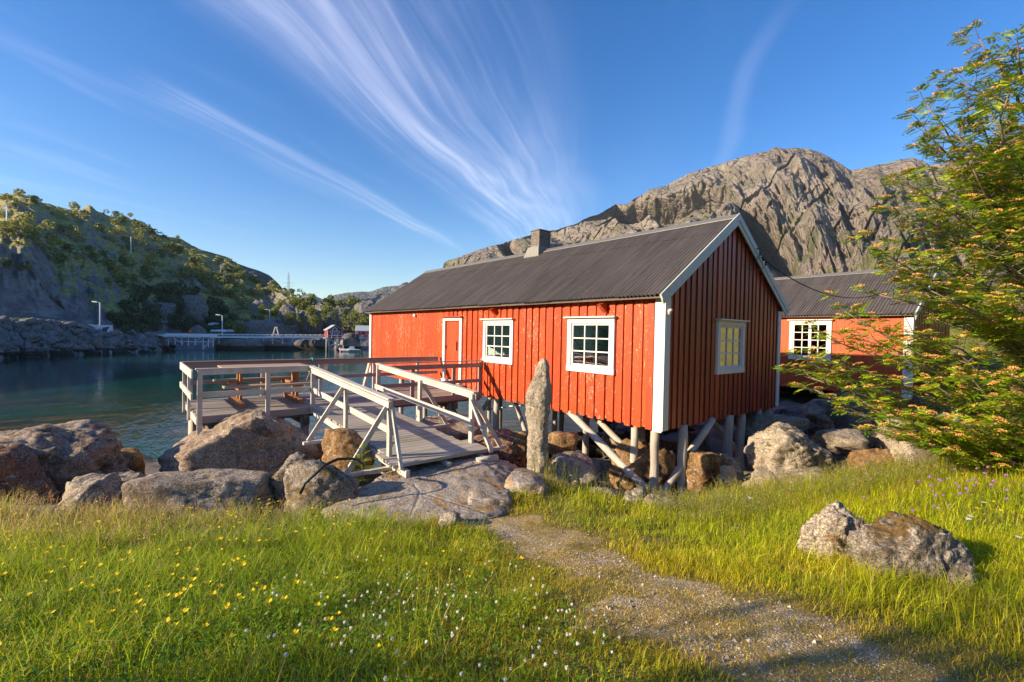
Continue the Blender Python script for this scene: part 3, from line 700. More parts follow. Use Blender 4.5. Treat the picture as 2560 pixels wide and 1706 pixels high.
# ------------------------------------------------------------------ cabins
# local frame of a cabin: front wall on y=0 running along -x from the origin, gable wall on x=0 running along +y
def wallmap(side):
    """maps (along, up, outward) to local x, y, z"""
    if side == 'front': return lambda a, z, n: (a, -n, z)
    return lambda a, z, n: (n, a, z)
def wbox(mb, W, a0, a1, z0, z1, n0, n1):
    mb.hexa([W(a0, z0, n0), W(a1, z0, n0), W(a1, z0, n1), W(a0, z0, n1), W(a0, z1, n0), W(a1, z1, n0), W(a1, z1, n1), W(a0, z1, n1)]); return mb
def window(parent, side, a0, a1, z0, z1, cols, rows, white=M_WHITE, casement=False, curtain=0.0, label=None):
    W = wallmap(side); cw = .115
    m = MB()   # casing
    wbox(m, W, a0 + .01, a0 + cw, z0 + .12, z1 - .13, -.02, .055); wbox(m, W, a1 - cw, a1 - .01, z0 + .12, z1 - .13, -.02, .055)
    wbox(m, W, a0 + .01, a1 - .01, z1 - .13, z1 - .02, -.02, .058)
    win = m.build('window', white, parent, local=True, label=label)
    m = MB(); wbox(m, W, a0, a1, z0, z0 + .12, -.02, .062); m.build('sill', white, win, local=True)
    m = MB(); wbox(m, W, a0 - .045, a1 + .045, z1 - .022, z1 + .005, -.02, .135); wbox(m, W, a0 - .02, a1 + .02, z1 - .045, z1 - .024, .0, .075)
    m.build('cornice', white, win, local=True)
    A0, A1, Z0, Z1 = a0 + cw, a1 - cw, z0 + .12, z1 - .13
    m = MB(); s_ = .045
    wbox(m, W, A0, A0 + s_, Z0, Z1, -.01, .028); wbox(m, W, A1 - s_, A1, Z0, Z1, -.01, .028)
    wbox(m, W, A0 + s_, A1 - s_, Z0, Z0 + s_, -.01, .028); wbox(m, W, A0 + s_, A1 - s_, Z1 - s_, Z1, -.01, .028)
    b0, b1, c0, c1 = A0 + s_, A1 - s_, Z0 + s_, Z1 - s_
    for k in range(1, cols):
        x = b0 + (b1 - b0) * k / cols; ww = .042 if (casement and k == cols // 2) else .014
        wbox(m, W, x - ww, x + ww, c0, c1, -.006, .022 if ww < .02 else .034)
    for k in range(1, rows):
        z = c0 + (c1 - c0) * k / rows
        wbox(m, W, b0, b1, z - .013, z + .013, -.005, .0205)
    m.build('sash', white, win, local=True)
    m = MB(); wbox(m, W, b0 - .01, b1 + .01, c0 - .01, c1 + .01, .002, .006); m.build('pane', M_GLASS, win, local=True)
    if curtain:
        m = MB(); x0, x1 = (b0 - .1, b0 + (b1 - b0) * curtain); n_ = 14
        for k in range(n_):
            xa = x0 + (x1 - x0) * k / n_; xb = x0 + (x1 - x0) * (k + 1) / n_
            wbox(m, W, xa, xb, c0 - .2, c1 + .12, -.13 - .012 * (k % 2), -.12 - .012 * (k % 2))
        m.build('curtain', M_CURT, win, local=True)
    return win

def board_wall(parent, name, side, a0, a1, zb, ztop, openings, mat, pw=(.13, .18), gap=(.06, .11), proud=.032, plain_until=None, ragged=.03, base=-.0):
    """board cladding: recessed boards with proud boards nailed over the joints"""
    W = wallmap(side); m = MB()
    def seg(x0, x1, n0, n1, zlo):
        zt = min(ztop(x0), ztop(x1)); xm = (x0 + x1) / 2
        cuts = [(o[2], o[3]) for o in openings if o[0] + .03 < xm < o[1] - .03]
        if not cuts: wbox(m, W, x0, x1, zlo, zt, n0, n1)
        else:
            lo, hi = cuts[0]
            if lo - .02 > zlo: wbox(m, W, x0, x1, zlo, lo + .03, n0, n1)
            if zt > hi: wbox(m, W, x0, x1, hi - .05, zt, n0, n1)
    x = a0; first = True
    while x < a1 - .01:
        if plain_until is not None and x < plain_until:
            w_ = random.uniform(.11, .15); x1 = min(x + w_, a1)
            seg(x, x1 - .004, -.02, random.uniform(.004, .009), zb + random.uniform(-.01, .01)); x = x1; continue
        g_ = random.uniform(*gap); x1 = min(x + g_, a1)
        seg(x - .03, x1 + .03, -.02, random.uniform(0, .002), zb + random.uniform(0, ragged)); x = x1
        if x >= a1 - .02: break
        w_ = random.uniform(*pw); x1 = min(x + w_, a1)
        if random.random() < .12 and not any(o[0] < x < o[1] for o in openings):   # a spliced board
            zs = random.uniform(.8, 2.2)
            zt = min(ztop(x), ztop(x1)); n1 = proud + random.uniform(-.004, .004)
            if zt > zs + .2:
                wbox(m, W, x, x1, zb - random.uniform(0, ragged), zs - .003, .0025, n1); wbox(m, W, x + .003, x1 + .002, zs, zt, .0025, n1 + .003)
            else: seg(x, x1, .0025, n1, zb)
        else: seg(x, x1, .0025, proud + random.uniform(-.005, .005), zb - random.uniform(0, ragged))
        x = x1
    wall = m.build(name, mat, parent, local=True)
    # inner lining with the same openings, closes the room
    m = MB(); xs = sorted(set([a0 + .02, a1 - .02] + [o[0] + .06 for o in openings] + [o[1] - .06 for o in openings]))
    for xa, xb in zip(xs[:-1], xs[1:]):
        xm = (xa + xb) / 2; zt0, zt1 = ztop(xa), ztop(xb)
        op = [o for o in openings if o[0] < xm < o[1]]
        def quad(z0, za, zc):
            P = [W(xa, z0, -.06), W(xb, z0, -.06), W(xb, z0, -.024), W(xa, z0, -.024), W(xa, za, -.06), W(xb, zc, -.06), W(xb, zc, -.024), W(xa, za, -.024)]
            m.hexa(P)
        if op:
            o = op[0]
            if o[2] + .05 > zb + .1: quad(zb + .05, o[2] + .05, o[2] + .05)
            quad(o[3] - .08, zt0 - .03, zt1 - .03)
        else: quad(zb + .05, zt0 - .03, zt1 - .03)
    m.build('lining', M_DARK, wall, local=True)
    return wall

def corrugated(parent, x0, x1, p, q, name, mat, pitch=.088, amp=.017, seg=8, rows=10, seam=.80, lift=0.0):
    """corrugated sheet between eave line p=(y,z) and ridge line q=(y,z)"""
    L = x1 - x0; nu = int(L / pitch * seg) + 1; xs = np.linspace(x0, x1, nu)
    d_ = np.array([q[0] - p[0], q[1] - p[1]]); ln = np.hypot(*d_); nrm = np.array([-d_[1], d_[0]]) / ln
    if nrm[1] < 0: nrm = -nrm
    def sheet(t0, t1, off, ed):
        ts = np.linspace(t0, t1, rows); XX, TT = np.meshgrid(xs, ts)
        wob = fbm(XX * .8, TT * 3, 0, 3, 7) * .008
        edge = (TT - t0 < 1e-6) * vnoise(np.floor(XX / .9) * 3.7, 0 * XX, 0, 5) * ed
        h = np.sin((XX - x0) / pitch * 2 * PI) * amp + off + wob + lift
        return np.stack([XX, p[0] + d_[0] * (TT + edge) + nrm[0] * h, p[1] + d_[1] * (TT + edge) + nrm[1] * h], -1).reshape(-1, 3)
    A = sheet(0, seam, 0, .007); B = sheet(seam - .05, 1, .012, .006)
    return npmesh(name, np.concatenate([A, B]), [gridF(nu, rows), gridF(nu, rows, len(A))], mat, parent=parent, smooth=True)

def cabin_shell(root, L, Wd, ze, zr, ov, ox, zb, openF, openG, mats, plain_until=None, farzb=None, sheet='roof', period=1.0):
    front, gable, trimc, barge = mats
    mid = Wd / 2; sl = (zr - ze) / (mid + ov)
    zt = lambda x: ze + ov * sl - .05
    board_wall(root, 'front_wall', 'front', -L, 0, zb, zt, openF, front, plain_until=plain_until)
    gt = lambda a: ze - .06 + sl * (ov + (a if a < mid else Wd - a))
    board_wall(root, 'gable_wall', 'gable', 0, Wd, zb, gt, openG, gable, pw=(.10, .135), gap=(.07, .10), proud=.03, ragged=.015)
    # far walls, plain
    m = MB(); m.box(-L, 0, Wd, Wd + .04, zb, zt(0)); m.build('rear_wall', front, root, local=True)
    m = MB(); m.prism([(-L - .001, 0, zb), (-L - .001, Wd, zb), (-L - .001, Wd, ze), (-L - .001, mid, zr - .1), (-L - .001, 0, ze)], (-.03, 0, 0)); m.build('end_wall', front, root, local=True)
    m = MB(); m.box(-L + .05, -.05, .05, Wd - .05, zb + .05, zb + .16); m.build('floor', M_BEAM, root, local=True)
    m = MB()
    for y in np.linspace(.12, Wd - .12, 5): m.box(-L, -.02, y - .07, y + .07, zb - .02 + .03, zb + .045)
    m.build('floor_joist', M_BEAM, root, local=True)
    # roof
    for (y0, name) in ((-ov, sheet), (Wd + ov, sheet)):
        rf = corrugated(root, -L - .1, ox, (y0, ze), (mid, zr), name, M_ROOF)
        m = MB(); s_ = 1 if y0 < mid else -1
        m.hexa([(-L - .06, y0 + .06 * s_, ze - .055), (ox - .03, y0 + .06 * s_, ze - .055), (ox - .03, mid, zr - .08), (-L - .06, mid, zr - .08),
                (-L - .06, y0 + .06 * s_, ze - .022), (ox - .03, y0 + .06 * s_, ze - .022), (ox - .03, mid, zr - .045), (-L - .06, mid, zr - .045)])
        m.build('roof_boarding', M_BEAM, rf, local=True)
    m = MB()
    hw = .17
    for s_ in (-1, 1):
        m.hexa([(-L - .12, mid, zr + .035), (ox + .0, mid, zr + .035), (ox, mid + s_ * hw, zr + .032 - hw * sl), (-L - .12, mid + s_ * hw, zr + .032 - hw * sl),
                (-L - .12, mid, zr + .047), (ox + .0, mid, zr + .047), (ox, mid + s_ * hw, zr + .044 - hw * sl), (-L - .12, mid + s_ * hw, zr + .044 - hw * sl)])
    m.build('ridge_cap', M_RIDGE, root, local=True)
    # barge boards, two layers each side
    for s_, y0 in ((1, -ov), (-1, Wd + ov)):
        y0e = y0 - s_ * .03; d_ = Vector((0, mid - y0e, zr + .02 - (ze - .02))); u_ = d_.normalized(); nn = Vector((0, -u_.z * s_, u_.y * s_)).normalized()
        if nn.z < 0: nn = -nn
        for k, (x0, x1, t0, t1) in enumerate(((ox, ox + .024, -.175, .015), (ox + .0245, ox + .045, -.085, .03))):
            e = Vector((0, y0e, ze - .02)) if k == 0 else Vector((0, y0e - s_ * .01, ze - .022)); r_ = Vector((0, mid, zr + .02))
            P = []
            cut = abs(t0 - t1)
            lo0 = e + nn * t1; lo1 = e + nn * t0
            tz = (t1 - t0) / 1.0
            hi0 = Vector((0, mid, r_.z + t1 / nn.z)); hi1 = Vector((0, mid, r_.z + t0 / nn.z))
            pts = [lo0, hi0, hi1, lo1]
            m = MB(); m.prism([(x0, p_.y, p_.z) for p_ in pts], (x1 - x0, 0, 0)); m.build('barge_board', barge, root, local=True)
    return sl

# ---- the main cabin
cab = thing('red_cabin', 'large bright red board cabin with a stone chimney, standing on stilts at the centre', 'cabin', (0, 0, 0))
LC, WC = 13.11, 5.0
WF = [(-5.455, -4.176, .911, 2.063), (-2.334, -1.052, .912, 2.069)]
DOOR = (-7.55, -6.49, .26, 2.13)
WG = (1.884, 3.122, .933, 2.072)
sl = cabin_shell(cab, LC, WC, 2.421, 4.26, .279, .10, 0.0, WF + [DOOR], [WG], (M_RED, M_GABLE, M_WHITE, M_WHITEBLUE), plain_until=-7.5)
for k, wv in enumerate(WF): window(cab, 'front', *wv, 3, 3, curtain=.33)
window(cab, 'gable', *WG, 3, 3, label='small gable window reflecting the flowery slope')
# corner boards
for nm, x0, x1, y0, y1, z0, z1 in (('c', -.15, .032, -.058, -.030, -.03, 2.36), ('c', .0325, .058, -.058, .12, .0, 2.40),
                                ('c', -LC - .03, -LC + .14, -.055, -.012, .02, 2.38), ('c', .033, .058, WC - .1, WC + .06, .02, 2.36)):
    MB().box(x0, x1, y0, y1, z0, z1).build('corner_board', M_WHITE, cab, local=True)
# door
W = wallmap('front'); m = MB(); a0, a1, z0, z1 = DOOR
wbox(m, W, a0 + .01, a0 + .13, z0 + .02, z1 - .1, -.03, .05); wbox(m, W, a1 - .13, a1 - .01, z0 + .02, z1 - .1, -.03, .05); wbox(m, W, a0 + .01, a1 - .01, z1 - .10, z1 - .005, -.03, .053)
dr = m.build('door_frame', M_WHITE, cab, local=True)
m = MB(); wbox(m, W, a0 - .05, a1 + .05, z1 - .004, z1 + .02, -.02, .13); m.build('cornice', M_REDSMOOTH, dr, local=True)
m = MB(); wbox(m, W, a0 - .02, a1 + .0, z0 - .06, z0 + .019, -.03, .11); m.build('threshold', M_WHITE, dr, local=True)
m = MB(); xs = np.linspace(a0 + .13, a1 - .13, 7)
for xa, xb in zip(xs[:-1], xs[1:]): wbox(m, W, xa + .002, xb - .002, z0 + .02, z1 - .10, -.05, -.012)
dd = m.build('door', M_REDSMOOTH, cab, local=True)
m = MB(); wbox(m, W, a1 - .33, a1 - .31, 1.15, 1.42, -.0115, .02); m.build('handle', M_IRON, dd, local=True)
m = MB(); wbox(m, W, a0 + .14, a0 + .17, 1.2, 1.28, -.0115, .012); m.build('latch', M_IRON, dd, local=True)
m = MB(); wbox(m, W, a0 + .1, a1 - .1, z0 + .02, z0 + .16, -.011, -.002); m.build('kick_board', M_REDSMOOTH, dd, local=True)
m = MB(); m.box(a0 - .1, a1 + .25, -.30, -.06, .10, .19); m.build('door_step', M_DECK, cab, local=True)
# small fittings under the eaves
for x in (-4.95, -1.35): MB().prism([(x, -.03, 2.13), (x, -.26, 2.30), (x, -.03, 2.36)], (.09, 0, 0)).build('eave_bracket', M_RED, cab, local=True)
MB().tube([(-9.35, -.02, 2.22), (-9.35, -.09, 2.22)], .05, 12).build('lamp_socket', M_FARWOOD, cab, local=True)
MB().tube([(.08, .03, 2.08), (.08, .03, 2.16), (.14, .02, 2.17)], [.035, .045, .02], 10).build('insulator', M_WHITE, cab, local=True)
# cable holders under the right barge board
for t in (.30, .36, .41): yy = 2.5 + 2.78 * t; zz_ = 4.26 - 1.84 * t; MB().tube([(.14, yy, zz_ - .02), (.20, yy + .05, zz_ - .06), (.20, yy + .06, zz_ - .17)], [.012, .012, .02], 6).build('cable_bracket', M_IRON, cab, local=True)
m = MB(); m.tube([(.16, 3.5, 3.55), (.1, 3.2, 3.3), (.09, 3.05, 3.24), (.1, 3.3, 3.18), (.16, 3.75, 3.3)], .008, 5); m.build('loose_wire', M_BLACK, cab, local=True)
# chimney
m = MB(); m.box(-6.17, -5.80, 2.26, 2.74, 3.9, 4.86); ch = m.build('chimney', M_CHIM, cab, local=True)
m = MB(); m.box(-6.19, -5.78, 2.24, 2.76, 4.861, 4.90); m.build('chimney_cap', M_CHIM, ch, local=True)
m = MB(); m.hexa([(-6.45, 2.16, 4.0), (-5.72, 2.16, 4.0), (-5.72, 2.84, 4.0), (-6.45, 2.84, 4.0), (-6.25, 2.2, 4.37), (-5.76, 2.2, 4.37), (-5.76, 2.80, 4.37), (-6.25, 2.80, 4.37)]); m.build('flashing', M_RIDGE, ch, local=True)
# stilts: weathered logs under the floor
def stilt(root, top, foot, r, name='stilt', loc=(0, 0, 0)):
    top = Vector(top); foot = Vector(foot); pts = [foot.lerp(top, t) + Vector((random.uniform(-1, 1), random.uniform(-1, 1), 0)) * r * .12 for t in (0, .2, .4, .6, .8, 1)]
    MB().tube(pts, [r * random.uniform(.93, 1.07) for _ in pts], 11, jit=.03).build(name, M_POST, root, local=True)
def down(x, y, extra=.1): return gz(x, y) - extra
for x, y, r in ((-.64, .12, .075), (-.20, .12, .082), (.0, .72, .085), (-5.0, .12, .085), (-5.35, .35, .07), (-7.6, .12, .07), (-8.9, .15, .07), (-10.6, .12, .08), (-12.7, .12, .09),
                (-2.9, 1.3, .08), (-2.0, 2.3, .08), (-4.6, 1.9, .075), (.0, 2.55, .095), (-.1, 3.35, .10), (-.05, 4.15, .085), (-.15, 4.85, .085), (-2.9, 3.6, .08), (-5.6, 3.2, .08), (-8.0, 2.6, .08), (-10.5, 4, .08), (-12.7, 3, .09), (-12.7, 4.9, .09)):
    stilt(cab, (x, y, .03), (x + random.uniform(-.03, .03), y, down(x, y, .25)), r)
def brace(root, a_, b_, r=.07): stilt(root, a_, b_, r, 'brace')
brace(cab, (-2.35, .05, .02), (-.22, -.05, -1.13), .075)
brace(cab, (-2.2, .55, .02), (-.95, .45, -.72), .07)
brace(cab, (.05, 1.75, .03), (-.05, .12, -1.22), .07)
brace(cab, (-.3, 2.2, .03), (-.15, 3.3, -.85), .06)
brace(cab, (-4.65, .4, .02), (-3.9, .35, -1.1), .055)
brace(cab, (-5.2, .1, .02), (-6.2, .15, -1.05), .055)
brace(cab, (-8.0, .3, .02), (-6.9, .3, -1.2), .05)
brace(cab, (-3.6, .2, -.02), (-3.0, .2, -.9), .055)

# ---- the second cabin behind, to the right
cab2 = thing('red_cabin', 'second red stilt cabin half hidden behind the leafy rowan tree', 'cabin', (1.61, 10.45, -.01), -.04)
W2 = (-3.32, -2.02, .98, 2.36)
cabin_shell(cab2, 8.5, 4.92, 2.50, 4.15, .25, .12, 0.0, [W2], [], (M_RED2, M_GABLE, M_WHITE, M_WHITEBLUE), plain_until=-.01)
window(cab2, 'front', *W2, 4, 4, casement=True)
MB().box(-.16, .033, -.05, -.012, -.03, 2.42).build('corner_board', M_WHITE, cab2, local=True)
MB().box(.0335, .055, -.05, .14, -.03, 2.42).build('corner_board', M_WHITE, cab2, local=True)
for x, y in ((-1.9, .2), (-.2, .15), (-4.2, .2), (-6.5, .2), (-.2, 2.4), (-3.8, 2.5), (-.2, 4.7)):
    wx, wy = 1.61 + x, 10.45 + y; MB().box(x - .08, x + .08, y - .08, y + .08, gz(wx, wy) - .2, .03).build('stilt', M_POST, cab2, local=True)

# ------------------------------------------------------------------ deck, gangway, table
XE, ZD = -5.45, .07            # near edge of the deck, top of the planks
deck = thing('timber_deck', 'weathered grey timber deck on posts with railings beside the cabin door', 'deck', (-6.6, -3.2, ZD))
m = MB()
x = XE - .012
while x > -7.82:
    w_ = .118
    m.box(x - w_, x, -6.42 + random.uniform(-.03, .03), -.06, ZD - .032, ZD + random.uniform(-.003, .002)); x -= w_ + .013
m.build('decking', M_DECK, deck)
m = MB()
for x in (-5.52, -6.2, -6.95, -7.7): m.box(x - .05, x + .05, -6.38, -.1, ZD - .19, ZD - .036)
m.build('joist', M_BEAM, deck)
for y in (-6.2, -4.55, -2.7, -.9): MB().box(-7.85, -5.40, y - .06, y + .06, ZD - .36, ZD - .193).build('cross_beam', M_BEAM, deck)
for ya, yb in ((-6.42, -4.45), (-2.98, -.06)): MB().box(XE - .01, XE + .022, ya, yb, ZD - .14, ZD - .001).build('edge_board', M_RAILB, deck)
m = MB(); m.box(-7.85, XE + .02, -6.455, -6.425, ZD - .15, ZD - .034); m.build('edge_board', M_RAILX, deck)
for x, y in ((-5.55, -4.55), (-5.55, -2.75), (-5.6, -.95), (-7.75, -6.3), (-7.75, -4.5), (-7.75, -2.6), (-7.75, -.7), (-6.1, -6.28)):
    stilt_m = MB().tube([(x, y, gz(x, y) - .3), (x + .01, y, -.1), (x, y, ZD - .36)], .085, 10); stilt_m.build('pile', M_POST, deck)
def rail_post(root, x, y, z0, z1, s_=.07, t_=.045, mat=M_RAIL): return MB().box(x - s_ / 2, x + s_ / 2, y - t_ / 2, y + t_ / 2, z0, z1).build('rail_post', mat, root)
# front (near) railing of the deck towards the camera side, y from -6.45 to -4.45
HR = .86
for y, z0 in ((-6.40, -.35), (-5.28, -.08), (-4.43, -.06)): MB().box(XE + .023, XE + .068, y - .04, y + .04, z0, ZD + HR - .015).build('rail_post', M_RAIL, deck)
m = MB(); m.box(XE + .0685, XE + .098, -6.44, -4.42, ZD + .76, ZD + .855); m.box(XE - .0, XE + .11, -6.47, -4.41, ZD + .8555, ZD + .88); m.build('handrail', M_RAIL, deck)
m = MB(); m.box(XE + .0, XE + .0225, -6.44, -4.42, ZD + .34, ZD + .44); m.build('mid_rail', M_RAIL, deck)
# left end railing
for x in (-6.45, -7.55): MB().box(x - .045, x + .045, -6.505, -6.456, -.15, ZD + (.80 if x > -7 else .77)).build('rail_post', M_RAIL, deck)
m = MB(); m.box(-7.86, XE + .10, -6.535, -6.506, ZD + .70, ZD + .85); m.build('handrail', M_RAILX, deck)
m = MB(); m.box(-7.86, XE + .02, -6.535, -6.506, ZD + .30, ZD + .42); m.build('mid_rail', M_RAILX, deck)
# far (water side) railing
for y in (-6.35, -4.9, -3.55, -2.1, -.75): MB().box(-7.80, -7.755, y - .045, y + .045, -.1, ZD + .84).build('rail_post', M_RAIL, deck)
m = MB(); m.box(-7.80, -7.68, -6.5, -.08, ZD + .8405, ZD + .865); m.box(-7.7545, -7.725, -6.5, -.08, ZD + .72, ZD + .84); m.build('handrail', M_RAILB, deck)
m = MB(); m.box(-7.7545, -7.73, -6.45, -.08, ZD + .34, ZD + .43); m.build('mid_rail', M_RAILB, deck)
MB().bar((-7.83, -2.2, ZD + .8), (-8.25, -2.3, -.3), .05, .07).build('brace', M_RAIL, deck)
# near railing between gangway and cabin
for y, z1 in ((-2.98, .86), (-2.12, .80), (-.95, .80), (-.13, .83)): MB().box(XE - .025, XE + .020, y - .045, y + .045, ZD - .0 if y > -2.9 else -.05, ZD + z1).build('rail_post', M_RAILB if y > -2.5 else M_RAIL, deck)
m = MB(); m.box(XE + .0205, XE + .05, -2.98, -.05, ZD + .70, ZD + .81); m.box(XE - .03, XE + .06, -2.98, -.03, ZD + .861, ZD + .882); m.build('handrail', M_RAILB, deck)
m = MB(); m.box(XE + .0205, XE + .045, -2.98, -.08, ZD + .30, ZD + .39); m.build('mid_rail', M_RAILB, deck)

gang = thing('gangway', 'wooden gangway sloping from the deck down onto the flat rock', 'gangway', (-3.3, -3.74, -.05))
GX0, GX1, GY0, GY1 = XE + .03, -1.22, -4.43, -3.05
def gzx(x): return ZD - .005 + (x - GX0) / (GX1 - GX0) * (-.235)
m = MB(); x = GX0; i = 0
while x < GX1 - .62:
    w_ = .105; z = gzx(x); z2 = gzx(x + w_)
    a0, a1 = GY0 + random.uniform(-.02, .02), GY1 + random.uniform(-.02, .02)
    m.hexa([(x, a0, z - .03), (x + w_, a0, z2 - .03), (x + w_, a1, z2 - .03), (x, a1, z - .03), (x, a0, z), (x + w_, a0, z2), (x + w_, a1, z2), (x, a1, z)]); x += w_ + .014
m.build('decking', M_GANG, gang)
m = MB(); x = GX1 - .58                       # wider raised planks at the lower end
for w_ in (.19, .19, .19):
    z = gzx(x) + .028; z2 = gzx(x + w_) + .028; a0, a1 = GY0 - .16, GY1 + .1
    m.hexa([(x, a0, z - .045), (x + w_, a0, z2 - .045), (x + w_, a1, z2 - .045), (x, a1, z - .045), (x, a0, z), (x + w_, a0, z2), (x + w_, a1, z2), (x, a1, z)]); x += w_ + .012
m.build('landing_planks', M_GANG, gang)
for y in (GY0 + .02, GY1 - .06, (GY0 + GY1) / 2):
    MB().bar((GX0 + .05, y, gzx(GX0) - .09), (GX1 + .10, y, gzx(GX1) - .11), .06, .11).build('stringer', M_RAILX, gang)
def gside(y, s_):
    n = 's'
    xs = (-3.4, -1.62)
    for k, x in enumerate(xs):
        MB().box(x - .045, x + .045, y - .024, y + .024, gzx(x) - .16, gzx(x) + (.83 if k else .80)).build('rail_post', M_RAIL, gang)
        MB().bar((x, y + s_ * .055, gzx(x) + .74), (x, y + s_ * .62, gzx(x) - .12), .07, .035, up=(1, 0, 0)).build('brace', M_RAIL, gang)
        MB().box(x - .04, x + .04, min(y + s_ * .02, y + s_ * .70), max(y + s_ * .02, y + s_ * .70), gzx(x) - .17, gzx(x) - .125).build('outrigger', M_RAIL, gang)
    MB().bar((-1.60, y - s_ * .03, gzx(-1.62) + .74), (-1.24 + .12, y + s_ * .05, gzx(-1.24) - .02), .045, .045, up=(0, 1, 0)).build('brace', M_RAIL, gang)
    yy = y + s_ * .04
    MB().bar((GX0 - .02, yy, ZD + .79), (-1.55, yy, gzx(-1.55) + .79), .028, .085).build('handrail', M_RAILX, gang)
    MB().bar((GX0 - .05, yy - s_ * .02, ZD + .868), (-1.53, yy - s_ * .02, gzx(-1.55) + .868), .10, .024).build('top_board', M_RAILX, gang)
    MB().bar((GX0 - .02, y - s_ * .040, ZD + .36), (-1.58, y - s_ * .040, gzx(-1.58) + .38), .028, .10).build('mid_rail', M_RAILX, gang)
gside(-4.46, -1); gside(-3.02, 1)
MB().tube([(-.95, -4.72, gz(-.95, -4.72) + .10), (-.86, -4.25, gz(-.9, -4.2) + .10)], .085, 14).build('log', M_POST, gang)
MB().tube([(-1.05, -3.3, -.26), (-1.0, -2.95, -.25)], .06, 12).build('log', M_POST, gang)

# picnic table on the deck
tab = thing('picnic_table', 'orange stained picnic table with attached benches standing on the deck', 'picnic table', (-6.75, -5.05, ZD))
m = MB()
for k in range(5): x = -7.12 + k * .148; m.box(x, x + .138, -5.92, -4.25, .845, .88)
m.build('tabletop', M_TABLETOP, tab)
for x0, x1 in ((-7.62, -7.34), (-6.20, -5.92)):
    m = MB(); m.box(x0, (x0 + x1) / 2 - .006, -5.95, -4.22, .49, .53); m.box((x0 + x1) / 2 + .006, x1, -5.95, -4.22, .49, .53); m.build('bench', M_TABLETOP, tab)
for y in (-5.62, -4.50):
    m = MB(); m.box(-7.5, -6.0, y - .04, y + .04, ZD + .001, ZD + .10); m.build('foot', M_TABLE, tab)
    for x, lean in ((-6.93, .0), (-6.62, .0)):
        m = MB(); m.bar((x, y + .065, ZD + .002), (x + lean, y + .065, .84), .05, .10, up=(1, 0, 0)); m.build('leg', M_TABLE, tab)
    m = MB(); m.box(-7.6, -5.95, y - .036, y + .036, .40, .488); m.build('seat_support', M_TABLE, tab)
    m = MB(); m.box(-7.05, -6.42, y - .034, y + .034, .77, .844); m.build('top_support', M_TABLE, tab)
# rope on the rail
m = MB(); c = (-7.73, -3.78)
m.tube([(c[0] - .09, c[1], ZD + .70), (c[0] - .09, c[1] + .01, ZD + .875), (c[0], c[1] + .01, ZD + .885), (c[0] + .07, c[1], ZD + .86), (c[0] + .07, c[1] + .02, ZD + .62)], .018, 7)
rp = m.build('rope', M_TEAL, org=(c[0], c[1], ZD + .88)); tag(rp, 'teal rope looped over the water side rail of the deck', 'rope')
m = MB(); m.tube([(-7.66, -3.82, ZD + .62), (-7.65, -3.95, ZD + .3), (-7.62, -4.05, ZD + .01)], .007, 5); m.build('loose_end', M_LTEAL, rp)
for v_ in []: pass

# ------------------------------------------------------------------ rocks
_ico = {}
def ico(n):
    if n not in _ico:
        import bmesh
        bm = bmesh.new(); bmesh.ops.create_icosphere(bm, subdivisions=n, radius=1.0)
        V = np.array([v.co[:] for v in bm.verts]); F = np.array([[v.index for v in f.verts] for f in bm.faces]); bm.free()
        _ico[n] = (V, F)
    return _ico[n]
def rock_shape(size, seed, n=5, planes=11, sharp=14, rough=.05, tilt=None, flat_top=0.0, layer=.5, faces=None):
    """a boulder: a box-like hull of random cutting planes, rounded and weathered. size = full extents (lateral, depth, up)"""
    rg = np.random.default_rng(seed); V, F = ico(n)
    Nn = rg.normal(size=(planes, 3)); Nn /= np.linalg.norm(Nn, axis=1)[:, None]; D = rg.uniform(.72, 1.0, planes)
    if flat_top: Nn = np.concatenate([Nn, [[.05, .02, 1]]]); D = np.append(D, 1 - flat_top)
    if faces: Nn = np.array([f[:3] for f in faces], float); Nn /= np.linalg.norm(Nn, axis=1)[:, None]; D = np.array([f[3] for f in faces])
    ext = np.concatenate([Nn, np.eye(3), -np.eye(3)]); dd = np.concatenate([D, np.ones(6)])
    k = np.maximum(V @ ext.T, 0) / dd
    r = 1 / (k ** sharp).sum(1) ** (1 / sharp)
    P = V * r[:, None]
    s1 = seed * 3.1
    rough = rough * 1.5
    nz = fbm(V[:, 0] * 1.7 + s1, V[:, 1] * 1.7, V[:, 2] * 1.7, 4, seed, .55) * 1.6 + ridged(V[:, 0] * 2.6 + s1, V[:, 1] * 2.6, V[:, 2] * 4.2, 3, seed + 5) * .35 + fbm(V[:, 0] * 7, V[:, 1] * 7, V[:, 2] * 12, 4, seed + 2, .65) * .7
    P = P * (1 + nz * rough * 1.6)[:, None]
    if layer: P[:, :2] *= (1 + rough * layer * .5 * np.sin(P[:, 2] * 9 + P[:, 0] * 3 + fbm(P[:, 0] * 2, P[:, 1] * 2, P[:, 2] * 2, 2, seed) * 5))[:, None]
    lo, hi = P.min(0), P.max(0); P = (P - (lo + hi) / 2) / (hi - lo) * 1.0
    P = P * np.array(size)
    if tilt:
        a_, b_ = tilt; ca, sa = math.cos(a_), math.sin(a_); P = P @ np.array([[ca, 0, -sa], [0, 1, 0], [sa, 0, ca]]).T
        cb, sb = math.cos(b_), math.sin(b_); P = P @ np.array([[1, 0, 0], [0, cb, -sb], [0, sb, cb]]).T
    return P, F
ROCKS = []     # footprints where no grass grows: x, y, radius, top height
